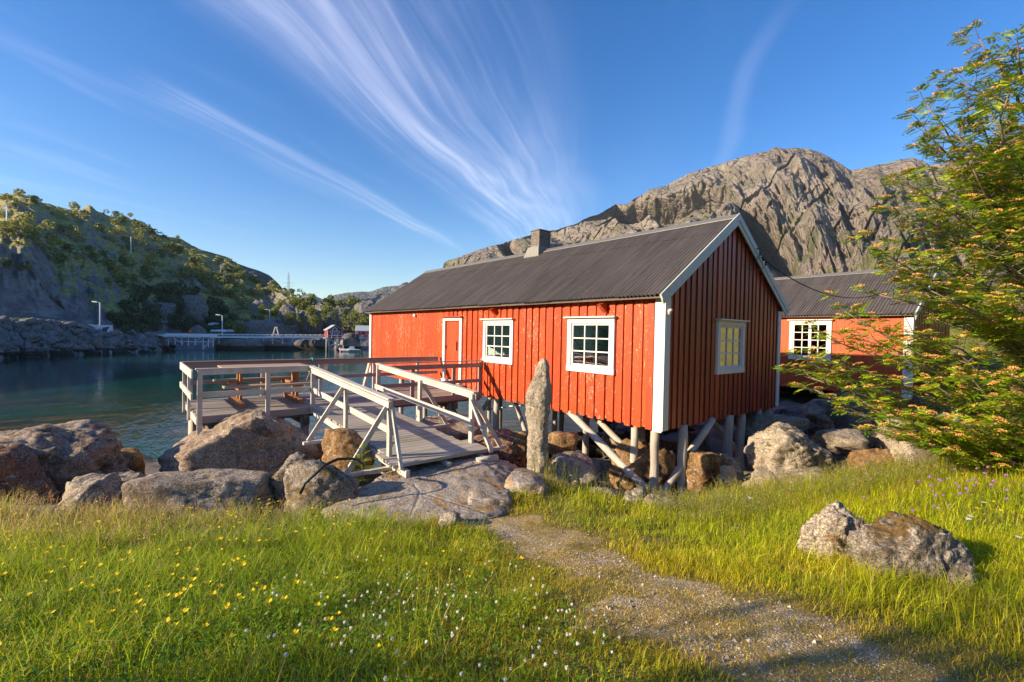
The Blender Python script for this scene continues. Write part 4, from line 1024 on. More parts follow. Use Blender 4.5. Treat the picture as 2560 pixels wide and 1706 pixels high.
def rock(u0, v0, u1, v1, D, mat, label, seed, name='boulder', cat='boulder', dep=.8, sink=.35, n=5, group=None, disp=True, **kw):
    """boulder measured in photo pixels (display coordinates) and set at depth D"""
    if disp: u0, v0, u1, v1 = [k * D2S for k in (u0, v0, u1, v1)]
    w_ = (u1 - u0) / FPX * D; h_ = (v1 - v0) / FPX * D; hh = h_ * (1 + sink)
    c = atd((u0 + u1) / 2, v0, D + w_ * dep * .15); top = c[2]; c[2] = top - hh / 2
    P, F = rock_shape((w_, w_ * dep, hh), seed, n=n, **kw)
    Q = np.empty_like(P); Q[:, 0] = P[:, 0] * RT[0] + P[:, 1] * FW[0]; Q[:, 1] = P[:, 0] * RT[1] + P[:, 1] * FW[1]; Q[:, 2] = P[:, 2]
    o = npmesh(name, Q, F, mat, loc=tuple(c), smooth=True)
    tag(o, label, cat, group); ROCKS.append((c[0], c[1], w_ * .5, w_ * dep * .5, top)); return o
rock(-150, 972, 306, 1190, 7.0, R_RUSTGREY, 'huge rusty brown boulder with a grey sunlit top at the left edge, by the water', 101, dep=.62, sharp=16, n=6, rough=.045, faces=[(-.25, -.1, 1, .62), (.45, -.15, .9, .74), (.55, -.85, -.15, .62), (.95, .1, .2, .9), (-.3, -.9, .1, .8), (.2, .9, .3, .8), (.5, -.6, .55, .85), (-.7, .2, .6, .9)])
rock(-190, 1018, 122, 1190, 6.3, R_RUST, 'rusty brown boulder leaning in front of the huge one at the left edge', 112, dep=.5, sharp=14, n=5, faces=[(0, -.1, 1, .8), (.6, -.75, 0, .6), (.8, .1, .5, .8), (-.4, -.9, .1, .8), (.3, .8, .3, .8)])
rock(235, 1030, 332, 1100, 8.4, R_OCHRE, 'small orange brown rock peeping out right of the huge rusty boulder', 113, dep=.8, n=4)
rock(360, 948, 745, 1140, 7.95, R_RUSTGREY, 'big grey boulder under the deck corner, its right half in shade', 125, dep=.62, sharp=17, n=6, rough=.042, faces=[(-.48, -.22, .86, .50), (.35, .1, .93, .72), (.62, -.78, .12, .44), (.95, -.2, .2, .86), (-.7, -.7, .1, .80), (.1, .9, .3, .8), (.75, .1, .62, .80), (-.2, -.95, -.2, .80)])
rock(336, 1088, 612, 1215, 5.5, R_GREY, 'flat topped block with orange lichen in front of the big grey boulder', 141, dep=.62, sharp=26, planes=5, flat_top=.12, n=5, rough=.03)
rock(185, 1085, 350, 1205, 5.75, R_GREY, 'cracked grey rock between the rusty boulder and the lichened block', 143, dep=.8, sharp=18, planes=8, n=5)
rock(115, 1118, 265, 1225, 5.3, R_GREY, 'low pointed grey rock half in shade among the tall grass', 148, dep=.8, sharp=20, planes=7, n=5, tilt=(.35, .1))
rock(265, 1160, 345, 1230, 5.0, R_PALE, 'small pale stone below the cracked rock in the grass', 149, dep=.8, n=4)
rock(40, 1175, 110, 1250, 4.9, R_PALE, 'small grey stone in the dry grass at the far left', 150, dep=.8, n=4)
rock(612, 1042, 735, 1150, 6.0, R_MOSS, 'upright mossy rock under a black hose', 151, dep=.7, sharp=16, planes=8, n=5)
rock(648, 1056, 832, 1190, 5.75, R_MOSS, 'wide mossy rock beside the upright one, left of the bedrock slab', 156, dep=.6, sharp=14, planes=8, n=5)
rock(736, 985, 862, 1095, 7.1, R_OCHRE, 'sandy ochre boulder squeezed under the gangway', 163, dep=.7, sharp=12, n=5)
rock(760, 1085, 800, 1112, 6.6, R_OCHRE, 'little tan stone beside the rowan sapling', 166, dep=.8, n=3)
# flat bedrock slab carrying the gangway end and the upright stone
rock(1075, 1128, 1178, 1172, 5.75, R_SLAB, 'flat stepping stone nearest to the gravel track', 176, name='flat_stone', cat='flat stone', dep=1.0, sharp=22, flat_top=.3, n=4, sink=.8)
rock(1150, 1090, 1262, 1128, 6.25, R_SLAB, 'flat stone step just below the upright stone', 178, name='flat_stone', cat='flat stone', dep=1.0, sharp=22, flat_top=.3, n=4, sink=.8)
rock(1010, 1178, 1062, 1200, 5.0, R_GREY, 'small flat stone at the left end of the gravel track', 179, name='flat_stone', cat='flat stone', dep=1.2, n=4, sink=.8)
rock(1245, 1045, 1375, 1120, 7.5, R_SLAB, 'low dark sided rock shelf behind the tall grass, right of the upright stone', 181, name='rock_ledge', cat='rock', dep=.8, sharp=20, flat_top=.15, n=5)
rock(1350, 1120, 1428, 1162, 6.55, R_PALE, 'leftmost of the pale stones in the row below the stilts', 191, dep=.8, n=5, rough=.07)
rock(1430, 1126, 1498, 1168, 6.4, R_PALE, 'middle pale speckled stone in the row below the stilts', 192, dep=.9, n=5, rough=.07)
rock(1478, 1140, 1556, 1184, 6.2, R_PALE, 'rightmost speckled stone of the row below the stilts', 193, dep=.8, n=5, rough=.07)
rock(1543, 1180, 1622, 1206, 5.9, R_PALE, 'low white patched stone in the grass right of the stone row', 194, dep=.8, n=4, sink=.8)
rock(1655, 1216, 1745, 1256, 5.1, R_PALE, 'low rounded stone in the grass left of the double boulder', 195, dep=.9, n=5, sink=.8)
rock(1468, 1302, 1548, 1350, 4.35, R_GREY, 'flat brown grey stone sunk in the gravel track', 196, name='flat_stone', cat='flat stone', dep=1.0, n=4, sink=.9, flat_top=.2)
rock(1553, 1256, 1584, 1280, 4.7, R_DARK, 'tiny dark stone beside the gravel track', 197, n=3, sink=.9, cat='stone', name='stone')
rock(1832, 1153, 2012, 1310, 3.8, R_PALE, 'left half of the double boulder in the right meadow, pale with lichen', 201, dep=.7, sharp=9, planes=9, n=6, rough=.07)
rock(1985, 1172, 2240, 1395, 3.35, R_MOSS, 'right half of the double boulder, sloping down with brown moss', 208, dep=.55, sharp=10, planes=8, n=6, rough=.06, tilt=(.42, 0))
rock(2175, 1295, 2250, 1385, 3.1, R_GREY, 'dark stone at the foot of the mossy double boulder', 210, n=4)
rock(1724, 978, 1900, 1092, 8.3, R_PALE, 'large pale sunlit boulder right of the cabin stilts', 221, dep=.8, sharp=16, planes=9, n=6, rough=.05)
rock(1715, 1066, 1950, 1150, 7.9, R_PALE, 'wide low pale rock at the foot of the large sunlit boulder', 226, dep=.7, n=5, rough=.05)
rock(1945, 1028, 2058, 1100, 8.0, R_OCHRE, 'tawny rock between the sunlit boulder and the rowan tree', 228, dep=.8, n=5)
rock(2048, 1000, 2190, 1085, 7.7, R_PALE, 'pale rock under the lowest rowan branches', 231, dep=.8, n=5)
rock(2180, 1020, 2300, 1080, 7.3, R_PALE, 'pale rock behind the rowan stems in the right meadow', 232, dep=.8, n=5)
rock(1912, 888, 2085, 1012, 10.6, R_DARK, 'big smooth dark round boulder below the second cabin', 241, dep=.9, sharp=7, planes=8, n=6, rough=.02)
rock(1842, 918, 1922, 962, 11.6, R_GREY, 'angular brown rock in the shade under the second cabin', 243, dep=.9, sharp=20, n=4)
rock(1890, 950, 1950, 985, 11.0, R_GREY, 'brown rock left of the big dark round boulder', 244, dep=.9, sharp=20, n=4)
rock(1700, 950, 1850, 1010, 10.6, R_GREY, 'grey boulder in the shade right of the gable stilts', 245, dep=.9, n=5)
rock(1790, 955, 1860, 990, 11.2, R_DARK, 'dark flat rock beneath the window of the second cabin', 246, dep=.9, n=4)
rock(1870, 985, 1990, 1030, 9.6, R_GREY, 'layered grey rock in shade left of the tawny rock', 247, dep=.9, sharp=20, n=4)
rock(2030, 960, 2200, 1030, 9.6, R_GREY, 'grey rock in the shade behind the rowan branches', 248, dep=.9, n=4)
rock(1630, 1040, 1700, 1102, 8.9, R_GREY, 'grey rock in shade right of the corner stilts', 249, dep=.9, n=4)
rock(1655, 1068, 1690, 1108, 8.4, R_PALE, 'small upright pale stone left of the sunlit boulder', 250, dep=.9, n=4)
rock(1400, 1012, 1530, 1130, 9.0, R_OCHRE, 'large ochre boulder in sunlight behind the front stilts', 261, dep=.8, sharp=10, n=5)
rock(1490, 1030, 1560, 1120, 8.9, R_OCHRE, 'narrow ochre rock between the corner stilts', 262, dep=.8, n=4)
rock(1562, 1035, 1655, 1112, 8.7, R_OCHRE, 'ochre rock with yellow lichen right of the corner stilts', 263, dep=.8, n=5)
rock(1170, 990, 1212, 1032, 8.8, R_OCHRE, 'yellowish rock left of the upright stone', 264, dep=.8, n=4)
rock(1255, 990, 1330, 1040, 9.4, R_OCHRE, 'brown rock in the dark beneath the cabin, behind the upright stone', 265, dep=.8, n=4)
rock(1050, 985, 1215, 1062, 9.0, R_RUST, 'smooth purple brown rock under the deck and cabin wall', 266, dep=.9, sharp=7, n=5)
rock(960, 955, 1120, 1020, 10.5, R_GREY, 'grey brown rock beneath the deck near the cabin', 267, dep=.9, n=4)
# loose boulders under and between the cabins
UG = 'boulders in the shade beneath the cabins'
_bm = [rock_shape((1, .85, .7), 300 + k, n=4, sharp=12, planes=8, rough=.05) for k in range(5)]
_bo = {}
rg = np.random.default_rng(5); cnt = 0
for _ in range(900):
    if cnt >= 110: break
    x, y = rg.uniform(-13, 4.5), rg.uniform(-.4, 13)
    lat, dp = toLD(x, y)
    if dp < 8.8 or abs(lat) > dp * 1.15 or lat > 5.5 and dp < 10: continue
    z = gz(x, y)
    if z < -2.35: continue
    s_ = rg.uniform(.35, 1.1); k = int(rg.integers(5))
    key = (k, int(rg.integers(3)))
    if key not in _bo:
        P, F = _bm[k]; o = npmesh('boulder', P, F, [R_GREY, R_OCHRE, R_DARK][key[1]]); _bo[key] = o
    else: o = _bo[key].copy(); COL.objects.link(o)
    o.location = (x, y, z + s_ * .12); o.scale = (s_, s_, s_); o.rotation_euler = (rg.uniform(-.3, .3), rg.uniform(-.3, .3), rg.uniform(0, 6.28))
    kk = ['grey', 'ochre brown', 'dark grey'][key[1]]
    tag(o, f'{kk} boulder, one of many jumbled in the shade under and between the cabins', 'boulder', UG + ', ' + kk); cnt += 1

# the upright stone
def standing():
    nz_, na = 90, 72; zt = np.linspace(0, 1, nz_)
    H = 1.78; half = np.interp(zt, [0, .07, .12, .3, .42, .52, .66, .76, .84, .92, .97, 1], [.150, .150, .155, .150, .138, .165, .182, .155, .115, .095, .07, .03])
    cxs = np.interp(zt, [0, .12, .3, .5, .68, .82, .93, 1], [.0, .0, .0, -.012, -.01, .03, .05, .06])
    an = np.linspace(0, 2 * PI, na, endpoint=False)
    Z, A_ = np.meshgrid(zt, an, indexing='ij')
    q = (np.abs(np.cos(A_ + .5)) ** 3.2 + np.abs(np.sin(A_ + .5) / .82) ** 3.2) ** (-1 / 3.2)
    r = half[:, None] * q * (1 + .16 * fbm(np.cos(A_) * 1.6, np.sin(A_) * 1.6, Z * 6, 4, 88) + .10 * ridged(np.cos(A_) * 2.4, np.sin(A_) * 2.4, Z * 9, 3, 91) + .06 * fbm(np.cos(A_) * 6, np.sin(A_) * 6, Z * 30, 3, 93))
    Lx = cxs[:, None] + r * np.cos(A_); Dy = r * np.sin(A_)
    V = np.stack([(Lx * RT[0] + Dy * FW[0]).ravel(), (Lx * RT[1] + Dy * FW[1]).ravel(), (Z * H - .14).ravel()], 1)
    V = np.concatenate([V, [[cxs[-1] * RT[0], cxs[-1] * RT[1], H - .13]]]); top = len(V) - 1; o0 = (nz_ - 1) * na
    capf = np.array([[o0 + k, o0 + (k + 1) % na, top] for k in range(na)])
    p = atd(1344, 1159, 7.2)
    o = npmesh('standing_stone', V, [gridF(na, nz_, wrap=True), capf], R_STAND, loc=(p[0], p[1], p[2]))
    tag(o, 'tall narrow rough stone standing upright in front of the red wall', 'standing stone'); ROCKS.append((p[0], p[1], .2, .2, 1))
standing()
def rock_at(lat, dep, ztop, size, mat, label, seed, name='rock_slab', cat='rock slab', n=6, slope=(0, 0), shear=0, **kw):
    P, F = rock_shape(size, seed, n=n, **kw); P[:, 1] += P[:, 0] * shear; P[:, 2] += P[:, 0] * slope[0] + P[:, 1] * slope[1]
    Q = np.empty_like(P); Q[:, 0] = P[:, 0] * RT[0] + P[:, 1] * FW[0]; Q[:, 1] = P[:, 0] * RT[1] + P[:, 1] * FW[1]; Q[:, 2] = P[:, 2]
    x, y = LD(lat, dep); o = npmesh(name, Q, F, mat, loc=(x, y, ztop - size[2] / 2), smooth=True); tag(o, label, cat); ROCKS.append((x, y, size[0] * .47, size[1] * .47, ztop)); return o
rock_at(-1.2, 6.15, -.32, (2.8, 2.3, .62), R_SLAB, 'broad flat bedrock slab with orange lichen under the gangway end', 171, sharp=16, planes=6, flat_top=.25, rough=.03, slope=(.03, .10), shear=.28)
rg = np.random.default_rng(8); _so = {}
for k in range(70):
    lat = rg.uniform(-5.2, -.2) if k < 50 else rg.uniform(.3, 3.0); dep = float(meadow_limit(lat)) + rg.uniform(-.15, .75); x, y = LD(lat, dep); s_ = rg.uniform(.07, .26); kk = int(rg.integers(4))
    if kk not in _so: P, F = rock_shape((1, .8, .6), 350 + kk, n=3, sharp=14, planes=8, rough=.05); o = npmesh('stone', P, F, [R_GREY, R_PALE, R_RUSTGREY, R_OCHRE][kk]); _so[kk] = o
    else: o = _so[kk].copy(); COL.objects.link(o)
    o.location = (x, y, gz(x, y) + s_ * .1); o.scale = (s_, s_, s_); o.rotation_euler = (rg.uniform(-.3, .3), rg.uniform(-.3, .3), rg.uniform(0, 6.28)); nm_ = ['grey', 'pale', 'brownish grey', 'ochre'][kk]
    tag(o, f'small {nm_} stone, one of many lying between the meadow edge and the boulders', 'stone', f'small {nm_} stones at the meadow edge')
# black hose over the mossy rocks, white pipe under the cabin
m = MB(); pts = [atd(u * D2S, v * D2S, D) for u, v, D in ((690, 1135, 5.35), (700, 1112, 5.4), (722, 1092, 5.45), (748, 1068, 5.5), (775, 1056, 5.6), (800, 1054, 5.75), (822, 1056, 5.9), (838, 1068, 6.1))]
o = m.tube(pts, .017, 8).build('hose', M_BLACK, org=pts[3]); tag(o, 'black hose arching over the mossy rocks beside the gangway', 'hose')
m = MB(); pts = [ony(u, v, .35) for u, v in ((1170, 1024), (1200, 1024), (1240, 1022), (1275, 1016), (1310, 1014))]
o = m.tube(pts, .016, 8).tube([pts[1] + np.array([0, 0, 0]), pts[1] + np.array([.12, 0, .0])], .04, 8).build('pipe', M_FARWOOD, org=pts[2]); tag(o, 'thin grey water pipe running under the cabin wall', 'pipe')
# power cable from the gable
p0 = Vector((.2, 3.45, 3.5)); p1 = Vector(atd(2230, 722, 14.0)); pts = []
for k in range(25):
    t = k / 24; q = p0.lerp(p1, t); q.z -= 4 * .55 * t * (1 - t); pts.append(q)
o = MB().tube(pts, .013, 6).build('power_cable', M_BLACK, org=pts[0]); tag(o, 'black power cable sagging from the gable towards the second cabin roof', 'cable')

# ------------------------------------------------------------------ far shore
# land behind the camera (only seen as dark reflections in the window panes)
def back_hill():
    nu, nv = 120, 30; an = np.linspace(-3.35, 3.35, nu); t = np.linspace(0, 1, nv); A_, T = np.meshgrid(an, t)
    az = math.atan2(-FW[1], -FW[0]) + A_ * .62
    r = 34 + T * 60; z = -5 + T * 27 + fbm(A_ * 3, T * 3, 0, 4, 401) * 2.5 * T
    z = z * (1 - .75 * sstep(np.abs(A_), 3.0, 3.35))
    V = np.stack([CAM[0] + np.cos(az) * r, CAM[1] + np.sin(az) * r, z], -1).reshape(-1, 3)
    tag(npmesh('rear_hillside', V, gridF(nu, nv), M_HILL, color=np.zeros((nu * nv, 3))), 'grassy slope rising behind the photographer', None, None, 'structure')
back_hill()
def hill_at(u, v):
    """nearest point of the hillside mesh seen at a photo pixel"""
    i = int(round(np.clip((u + 360) / 1340 * (_hn - 1), 0, _hn - 1))); colm = HV[:len(_tt), i]
    q = (colm - CAM) @ RM; vv = 853 - FPX * q[:, 2] / q[:, 1]
    k = int(np.argmin(np.abs(vv - v))); return colm[k]
def LDZ(u, v, D): return atd(u, v, D)
FRZ = YAW
def far_rock(u0, v0, u1, v1, D, label, seed, mat=R_FAR, **kw): return rock(u0, v0, u1, v1, D, mat, label, seed, name='rock', cat='rock', disp=False, n=5, **kw)
far_rock(583, 800, 735, 850, 99, 'broad smooth rock dome behind the long pier', 501, dep=.5, sharp=7, rough=.04)
far_rock(744, 775, 806, 822, 108, 'big rounded grey boulder on the knoll left of the red houses', 502, sharp=6, rough=.02)
far_rock(850, 768, 890, 812, 106, 'sunlit brown boulder above the two red houses', 503, sharp=12, planes=7)
far_rock(886, 750, 960, 822, 110, 'brown cliff block above the right red house', 504, sharp=14, planes=7)
far_rock(802, 772, 860, 826, 112, 'dark rock wall behind the left red house', 505, sharp=12)
far_rock(624, 748, 676, 800, 118, 'dark rounded rock in the bushes above the pier', 506, sharp=8)
far_rock(474, 812, 513, 842, 92, 'brown rounded rock at the left end of the pier', 507, sharp=7)
far_rock(532, 845, 665, 882, 83.5, 'long smooth shore rock under the left half of the pier', 508, dep=.3, sharp=7, rough=.03, sink=.6)
far_rock(640, 850, 745, 882, 87.5, 'smooth shore rock under the middle of the pier', 509, dep=.3, sharp=7, rough=.03, sink=.6)
far_rock(730, 848, 830, 884, 90, 'dark shore rock under the right end of the pier', 510, dep=.3, sharp=7, rough=.03, mat=R_DARK, sink=.6)
far_rock(841, 845, 909, 880, 92, 'sunlit rounded rock islet behind the moored boat', 511, dep=.5, sharp=7, rough=.03, mat=R_PALE, sink=.5)
far_rock(852, 832, 900, 858, 96, 'dark rock between the two red houses', 512, dep=.5, sharp=7, mat=R_DARK)
far_rock(200, 690, 262, 760, 96, 'rounded bare rock buttress above the road', 513, sharp=8)
far_rock(330, 750, 440, 845, 98, 'bare rock step below the birch slope', 514, sharp=9, dep=.5)
far_rock(440, 735, 520, 830, 104, 'cracked rock face in the trees left of the pier lamp', 515, sharp=9, dep=.5)
far_rock(700, 760, 745, 800, 106, 'small rock knob on the sunlit knoll', 516, sharp=9)
# riprap: rock armour along the road embankment
_rv = [rock_shape((1, .9, .7), 600 + k, n=3, sharp=18, planes=8, rough=.04, layer=0) for k in range(4)]
_ro = []; rg = np.random.default_rng(17)
for k in range(290):
    u = rg.uniform(-40, 440); i = int((u + 360) / 1340 * (_hn - 1)); t = rg.uniform(0.012, .078); j = int(t * (len(_tt) - 1)); p = HV[j, i]
    if k < 4: P, F = _rv[k]; o = npmesh('rock', P, F, R_FAR); _ro.append(o)
    else: o = _ro[k % 4].copy(); COL.objects.link(o)
    s_ = rg.uniform(.5, 1.9) * (1.0 if u < 300 else .75); o.location = tuple(p + np.array([0, 0, .05])); o.scale = (s_, s_, s_ * .8); o.rotation_euler = (rg.uniform(-.5, .5), rg.uniform(-.5, .5), rg.uniform(0, 6.28))
    tag(o, 'angular grey rock, one of many piled below the road on the far left shore', 'rock', 'rocks of the far breakwater')
# poles and lamps
def pole(u, vt, vb, label, D=None, r=.10):
    b_ = hill_at(u, vb) if D is None else LDZ(u, vb, D)
    Db = float(toLD(b_[0], b_[1])[1]); h_ = (vb - vt) / FPX * Db
    o = MB().tube([(0, 0, -1), (0, 0, h_)], [r, r * .7], 8).build('utility_pole', M_FARWHITE, org=(0, 0, 0)); o.location = tuple(b_); tag(o, label, 'utility pole'); return o
pole(16, 527, 583, 'pale utility pole near the left edge, highest of the poles on the hillside', r=.16)
pole(328, 593, 634, 'pale utility pole halfway up the hillside, middle one of the row', r=.13)
pole(553, 664, 690, 'short looking pale utility pole at the right end of the hillside row', r=.13)
def lamp(u, vt, vb, D, side, label):
    b_ = LDZ(u, vb, D); h_ = (vb - vt) / FPX * D; t = thing('street_lamp', label, 'street lamp', tuple(b_)); dx = RT * side
    MB().tube([(0, 0, -.8), (0, 0, h_), (dx[0] * .5, dx[1] * .5, h_ + .12)], [.11, .08, .05], 8).build('pole', M_LAMP, t, local=True)
    MB().bar((dx[0] * .4, dx[1] * .4, h_ + .14), (dx[0] * 1.15, dx[1] * 1.15, h_ + .2), .26, .12).build('lamp_head', M_FARWHITE, t, local=True)
lamp(250, 758, 838, 70, -1, 'tall street lamp beside the white panel on the far left shore')
lamp(555.5, 790, 840, 83, -1, 'street lamp standing on the long pier')
lamp(674, 776, 800, 104, -1, 'small street lamp half hidden among bushes above the rock dome')
# white panel with a dark painted shape
t = thing('white_panel', 'white sign panel with a dark slanting shape beside the lamp on the road', 'sign', tuple(LDZ(250, 845, 71.5)), FRZ)
w_ = 60 / FPX * 71.5; h_ = 19 / FPX * 71.5
MB().prism([(-w_ * .5, 0, h_ * 1.75), (w_ * .5, 0, h_ * 1.68), (w_ * .5, 0, .2), (-w_ * .2, 0, .5), (-w_ * .2, 0, h_ * 1.3)], (0, .12, 0)).build('board', M_FARWHITE, t, local=True)
MB().prism([(0.0, -.03, .55), (w_ * .26, -.03, .4), (w_ * .30, -.03, h_ * 1.0), (w_ * .40, -.03, h_ * 1.5), (w_ * .12, -.03, h_ * 1.35)], (0, .028, 0)).build('painted_shape', R_DARK, t, local=True)
# radio mast
b_ = LDZ(721, 738, 128); t = thing('radio_mast', 'thin lattice radio mast with cross arms on the wooded point', 'mast', tuple(b_))
sc_ = 128 / FPX
m = MB()
for k in range(3): an = k * 2.09; m.tube([(math.cos(an) * .3, math.sin(an) * .3, -1), (math.cos(an) * .18, math.sin(an) * .18, 50 * sc_)], .045, 5)
for k in range(14): z = k * 3.4 * sc_; m.tube([(.3, 0, z), (-.2, .2, z + 1.7 * sc_), (.25, 0, z + 3.4 * sc_)], .03, 4)
m.build('lattice', M_FARWOOD2, t, local=True)
MB().tube([(0, 0, 48 * sc_), (0, 0, 58 * sc_)], .05, 5).build('antenna', M_FARWOOD2, t, local=True)
for z, l in ((30, 1.6), (22, .9)): MB().bar((-RT[0] * l, -RT[1] * l, z * sc_), (RT[0] * l, RT[1] * l, z * sc_), .07, .07).build('cross_arm', M_FARWOOD2, t, local=True)
# the long pier
pier = thing('long_pier', 'long pale timber pier with railings along the far shore rocks', 'pier', tuple(LDZ(670, 845, 85)))
def pp(u, v): D = 79.5 + (u - 417) * .026; return LDZ(u, v, D)
us = np.linspace(535, 812, 24)
for v0_, h_, nm in ((843.3, .16, 'walkway'),):
    MB().bar(pp(412, 842.5), pp(815, 844.2), 1.2, .26).build('walkway', M_FARWOOD, pier)
for dv in (0, 3.4): MB().bar(pp(412, 835.0 + dv), pp(815, 838.2 + dv), .08, .14).build('railing', M_FARWOOD2 if dv else M_FARWOOD, pier)
for u in us: MB().bar(pp(u, 844), pp(u, 836), .09, .09).build('rail_post', M_FARWOOD, pier)
for u in (548, 563, 588, 617, 637, 659, 682, 706, 731, 752, 786): MB().bar(pp(u, 844), pp(u, 844 + random.uniform(8, 17)) , .16, .16).build('pile', M_FARWOOD, pier)
quay = thing('loading_platform', 'sunlit white edged platform on trussed posts at the left end of the pier', 'platform', tuple(LDZ(475, 840, 78)))
def pq(u, v): return LDZ(u, v, 78.5 - (u - 417) * .006)
MB().bar(pq(417, 839.2), pq(535, 839.6), 1.6, .40).build('platform', M_FARWHITE, quay)
for u, vb in ((421, 858), (438, 858), (455, 860), (471, 861), (488, 860), (508, 870), (521, 864), (533, 863)): MB().bar(pq(u, 841), pq(u, vb + 4), .14, .14).build('post', M_FARWOOD, quay)
MB().bar(pq(449, 854), pq(530, 855.5), .12, .12).build('cross_beam', M_FARWOOD, quay)
for a_, b_ in (((426, 842), (458, 860)), ((506, 843), (491, 852)), ((510, 869), (520, 859)), ((521, 856), (531, 844)), ((406, 856), (419, 850))): MB().bar(pq(*a_), pq(*b_), .10, .10).build('brace', M_FARWOOD, quay)
MB().bar(pq(390, 836.5), pq(417, 840.5), .8, .14).build('ramp', M_FARWOOD, quay)
# white sheds roofs on the road behind the pier
for (ua, ub, vt, vb, D, lab) in ((526, 561, 826, 835, 93, 'long low open shed with a pale flat roof behind the pier'), (564, 582, 827, 834, 95, 'small pale roofed shed behind the pier, right of the pier lamp')):
    a_ = LDZ(ua, vb, D); w_ = (ub - ua) / FPX * D; h_ = (vb - vt) / FPX * D; t = thing('shed', lab, 'shed', tuple(a_), FRZ + .25)
    MB().prism([(0, 0, h_ * .7), (w_, 0, h_ * .62), (w_, 2, h_ * .9), (0, 2, h_)], (0, 0, .22)).build('roof', M_FARWHITE, t, local=True)
    for x in (.15, w_ * .5, w_ - .15): MB().box(x - .08, x + .08, .1, .25, -1.2, h_ * .64).build('post', M_FARWOOD2, t, local=True)
    MB().box(.1, w_ - .1, 1.5, 1.6, -1.2, h_ * .8).build('back_wall', M_FARWOOD2, t, local=True)
a_ = LDZ(529, 814, 101); t = MB().prism([(-.9, 0, 0), (.7, 0, .1), (1.0, .0, .5), (-.6, .0, .5)], (0, 1.2, .1)).build('boat_cover', M_FARWHITE, org=(0, 0, 0)); t.location = tuple(a_); t.rotation_euler = (0, 0, FRZ); tag(t, 'small white covered boat lying among the dark trees above the road', 'boat cover')
# trestle
b_ = LDZ(690, 843.5, 87.5); t = thing('timber_trestle', 'sunlit wooden A shaped trestle standing on the pier', 'trestle', tuple(b_), FRZ)
h_ = 24.5 / FPX * 87.5; w_ = .68
MB().bar((-w_, 0, 0), (-.16, 0, h_), .26, .16).build('leg', M_RAIL, t, local=True); MB().bar((w_ * .9, 0, 0), (.12, 0, h_), .20, .16).build('leg', M_RAIL, t, local=True)
MB().bar((-.26, 0, h_), (.28, 0, h_), .2, .16).build('top_beam', M_RAIL, t, local=True); MB().bar((-.5, 0, .55), (.5, 0, .55), .1, .12).build('cross_beam', M_RAIL, t, local=True)
for u, lab in ((648, 'pale sunlit bollard left of the trestle on the pier'), (660, 'pale sunlit bollard just left of the trestle'), (713, 'pale sunlit bollard right of the trestle on the pier')):
    q_ = pp(u, 843.5); o = MB().tube([(0, 0, -.1), (0, 0, .42)], [.1, .085], 8).build('bollard', M_RAIL, org=(0, 0, 0)); o.location = tuple(q_); tag(o, lab, 'bollard')
# red houses on the far shore
def far_house(loc, rz, wx, dy, ze, zr, label, mat, gable_front=True, zb=0):
    t = thing('red_house', label, 'house', loc, rz)
    if gable_front:
        MB().prism([(0, 0, zb), (wx, 0, zb), (wx, 0, ze), (wx / 2, 0, zr), (0, 0, ze)], (0, dy, 0)).build('wall', mat, t, local=True)
        sl_ = (zr - ze) / (wx / 2); o_ = .18
        for s_ in (0, 1):
            xa, xm = ((-o_, wx / 2) if s_ == 0 else (wx + o_, wx / 2)); za = ze - o_ * sl_
            MB().prism([(xa, -.22, za + .03), (xm, -.22, zr + .03), (xm, -.22, zr + .13), (xa, -.22, za + .13)], (0, dy + .4, 0)).build('roof', M_FARROOF, t, local=True)
    else:
        MB().prism([(0, 0, zb), (0, dy, zb), (0, dy, ze), (0, dy / 2, zr), (0, 0, ze)], (wx, 0, 0)).build('wall', mat, t, local=True)
        sl_ = (zr - ze) / (dy / 2); o_ = .2
        for s_ in (0, 1):
            ya, ym = ((-o_, dy / 2) if s_ == 0 else (dy + o_, dy / 2)); za = ze - o_ * sl_
            MB().prism([(-.2, ya, za + .03), (-.2, ym, zr + .03), (-.2, ym, zr + .13), (-.2, ya, za + .13)], (wx + .4, 0, 0)).build('roof', M_FARROOF, t, local=True)
    return t
k8 = 88 / FPX
h1 = far_house(tuple(LDZ(818.8, 843.5, 88)), YAW + .60, 34 * k8 * 1.03, 2.6, 18 * k8, 29.5 * k8, 'small dark red house with an arched window on piles over the water', M_FARRED)
xm = 34 * k8 * .515
m = MB(); m.prism([(xm - .45, -.04, .32), (xm + .45, -.04, .32), (xm + .45, -.04, 1.62), (xm, -.04, 1.95), (xm - .45, -.04, 1.62)], (0, .035, 0)); wdw = m.build('window', M_FARWHITE, h1, local=True)
for xa in (-.36, .04): MB().box(xm + xa, xm + xa + .32, -.055, -.041, .42, 1.18).build('pane', M_HULLB, wdw, local=True)
MB().prism([(xm - .34, -.055, 1.26), (xm + .34, -.055, 1.26), (xm + .34, -.055, 1.55), (xm, -.055, 1.80), (xm - .34, -.055, 1.55)], (0, .013, 0)).build('pane', M_HULLB, wdw, local=True)
for s_ in (-1, 1):
    m = MB(); m.bar((xm + s_ * .92, -.03, 1.18), (xm + s_ * .5, -.03, .32), .05, .06); m.bar((xm + s_ * .92, -.03, 1.17), (xm + s_ * .47, -.03, 1.17), .05, .06); m.build('window_trim', M_FARWHITE, h1, local=True)
for x in (-.02, 34 * k8 * 1.03 - .06): MB().box(x, x + .08, -.03, .05, -.1, 18 * k8).build('corner_board', M_FARWHITE, h1, local=True)
MB().box(-.5, 2.9, -.9, 2.6, -.25, -.1).build('platform', M_FARWOOD2, h1, local=True)
MB().box(-.45, 2.9, -.9, -.86, .28, .36).build('railing', M_FARWOOD, h1, local=True)
for x in (-.45, .55, 1.55, 2.86): MB().box(x - .03, x + .03, -.9, -.84, -.1, .3).build('rail_post', M_FARWOOD, h1, local=True)
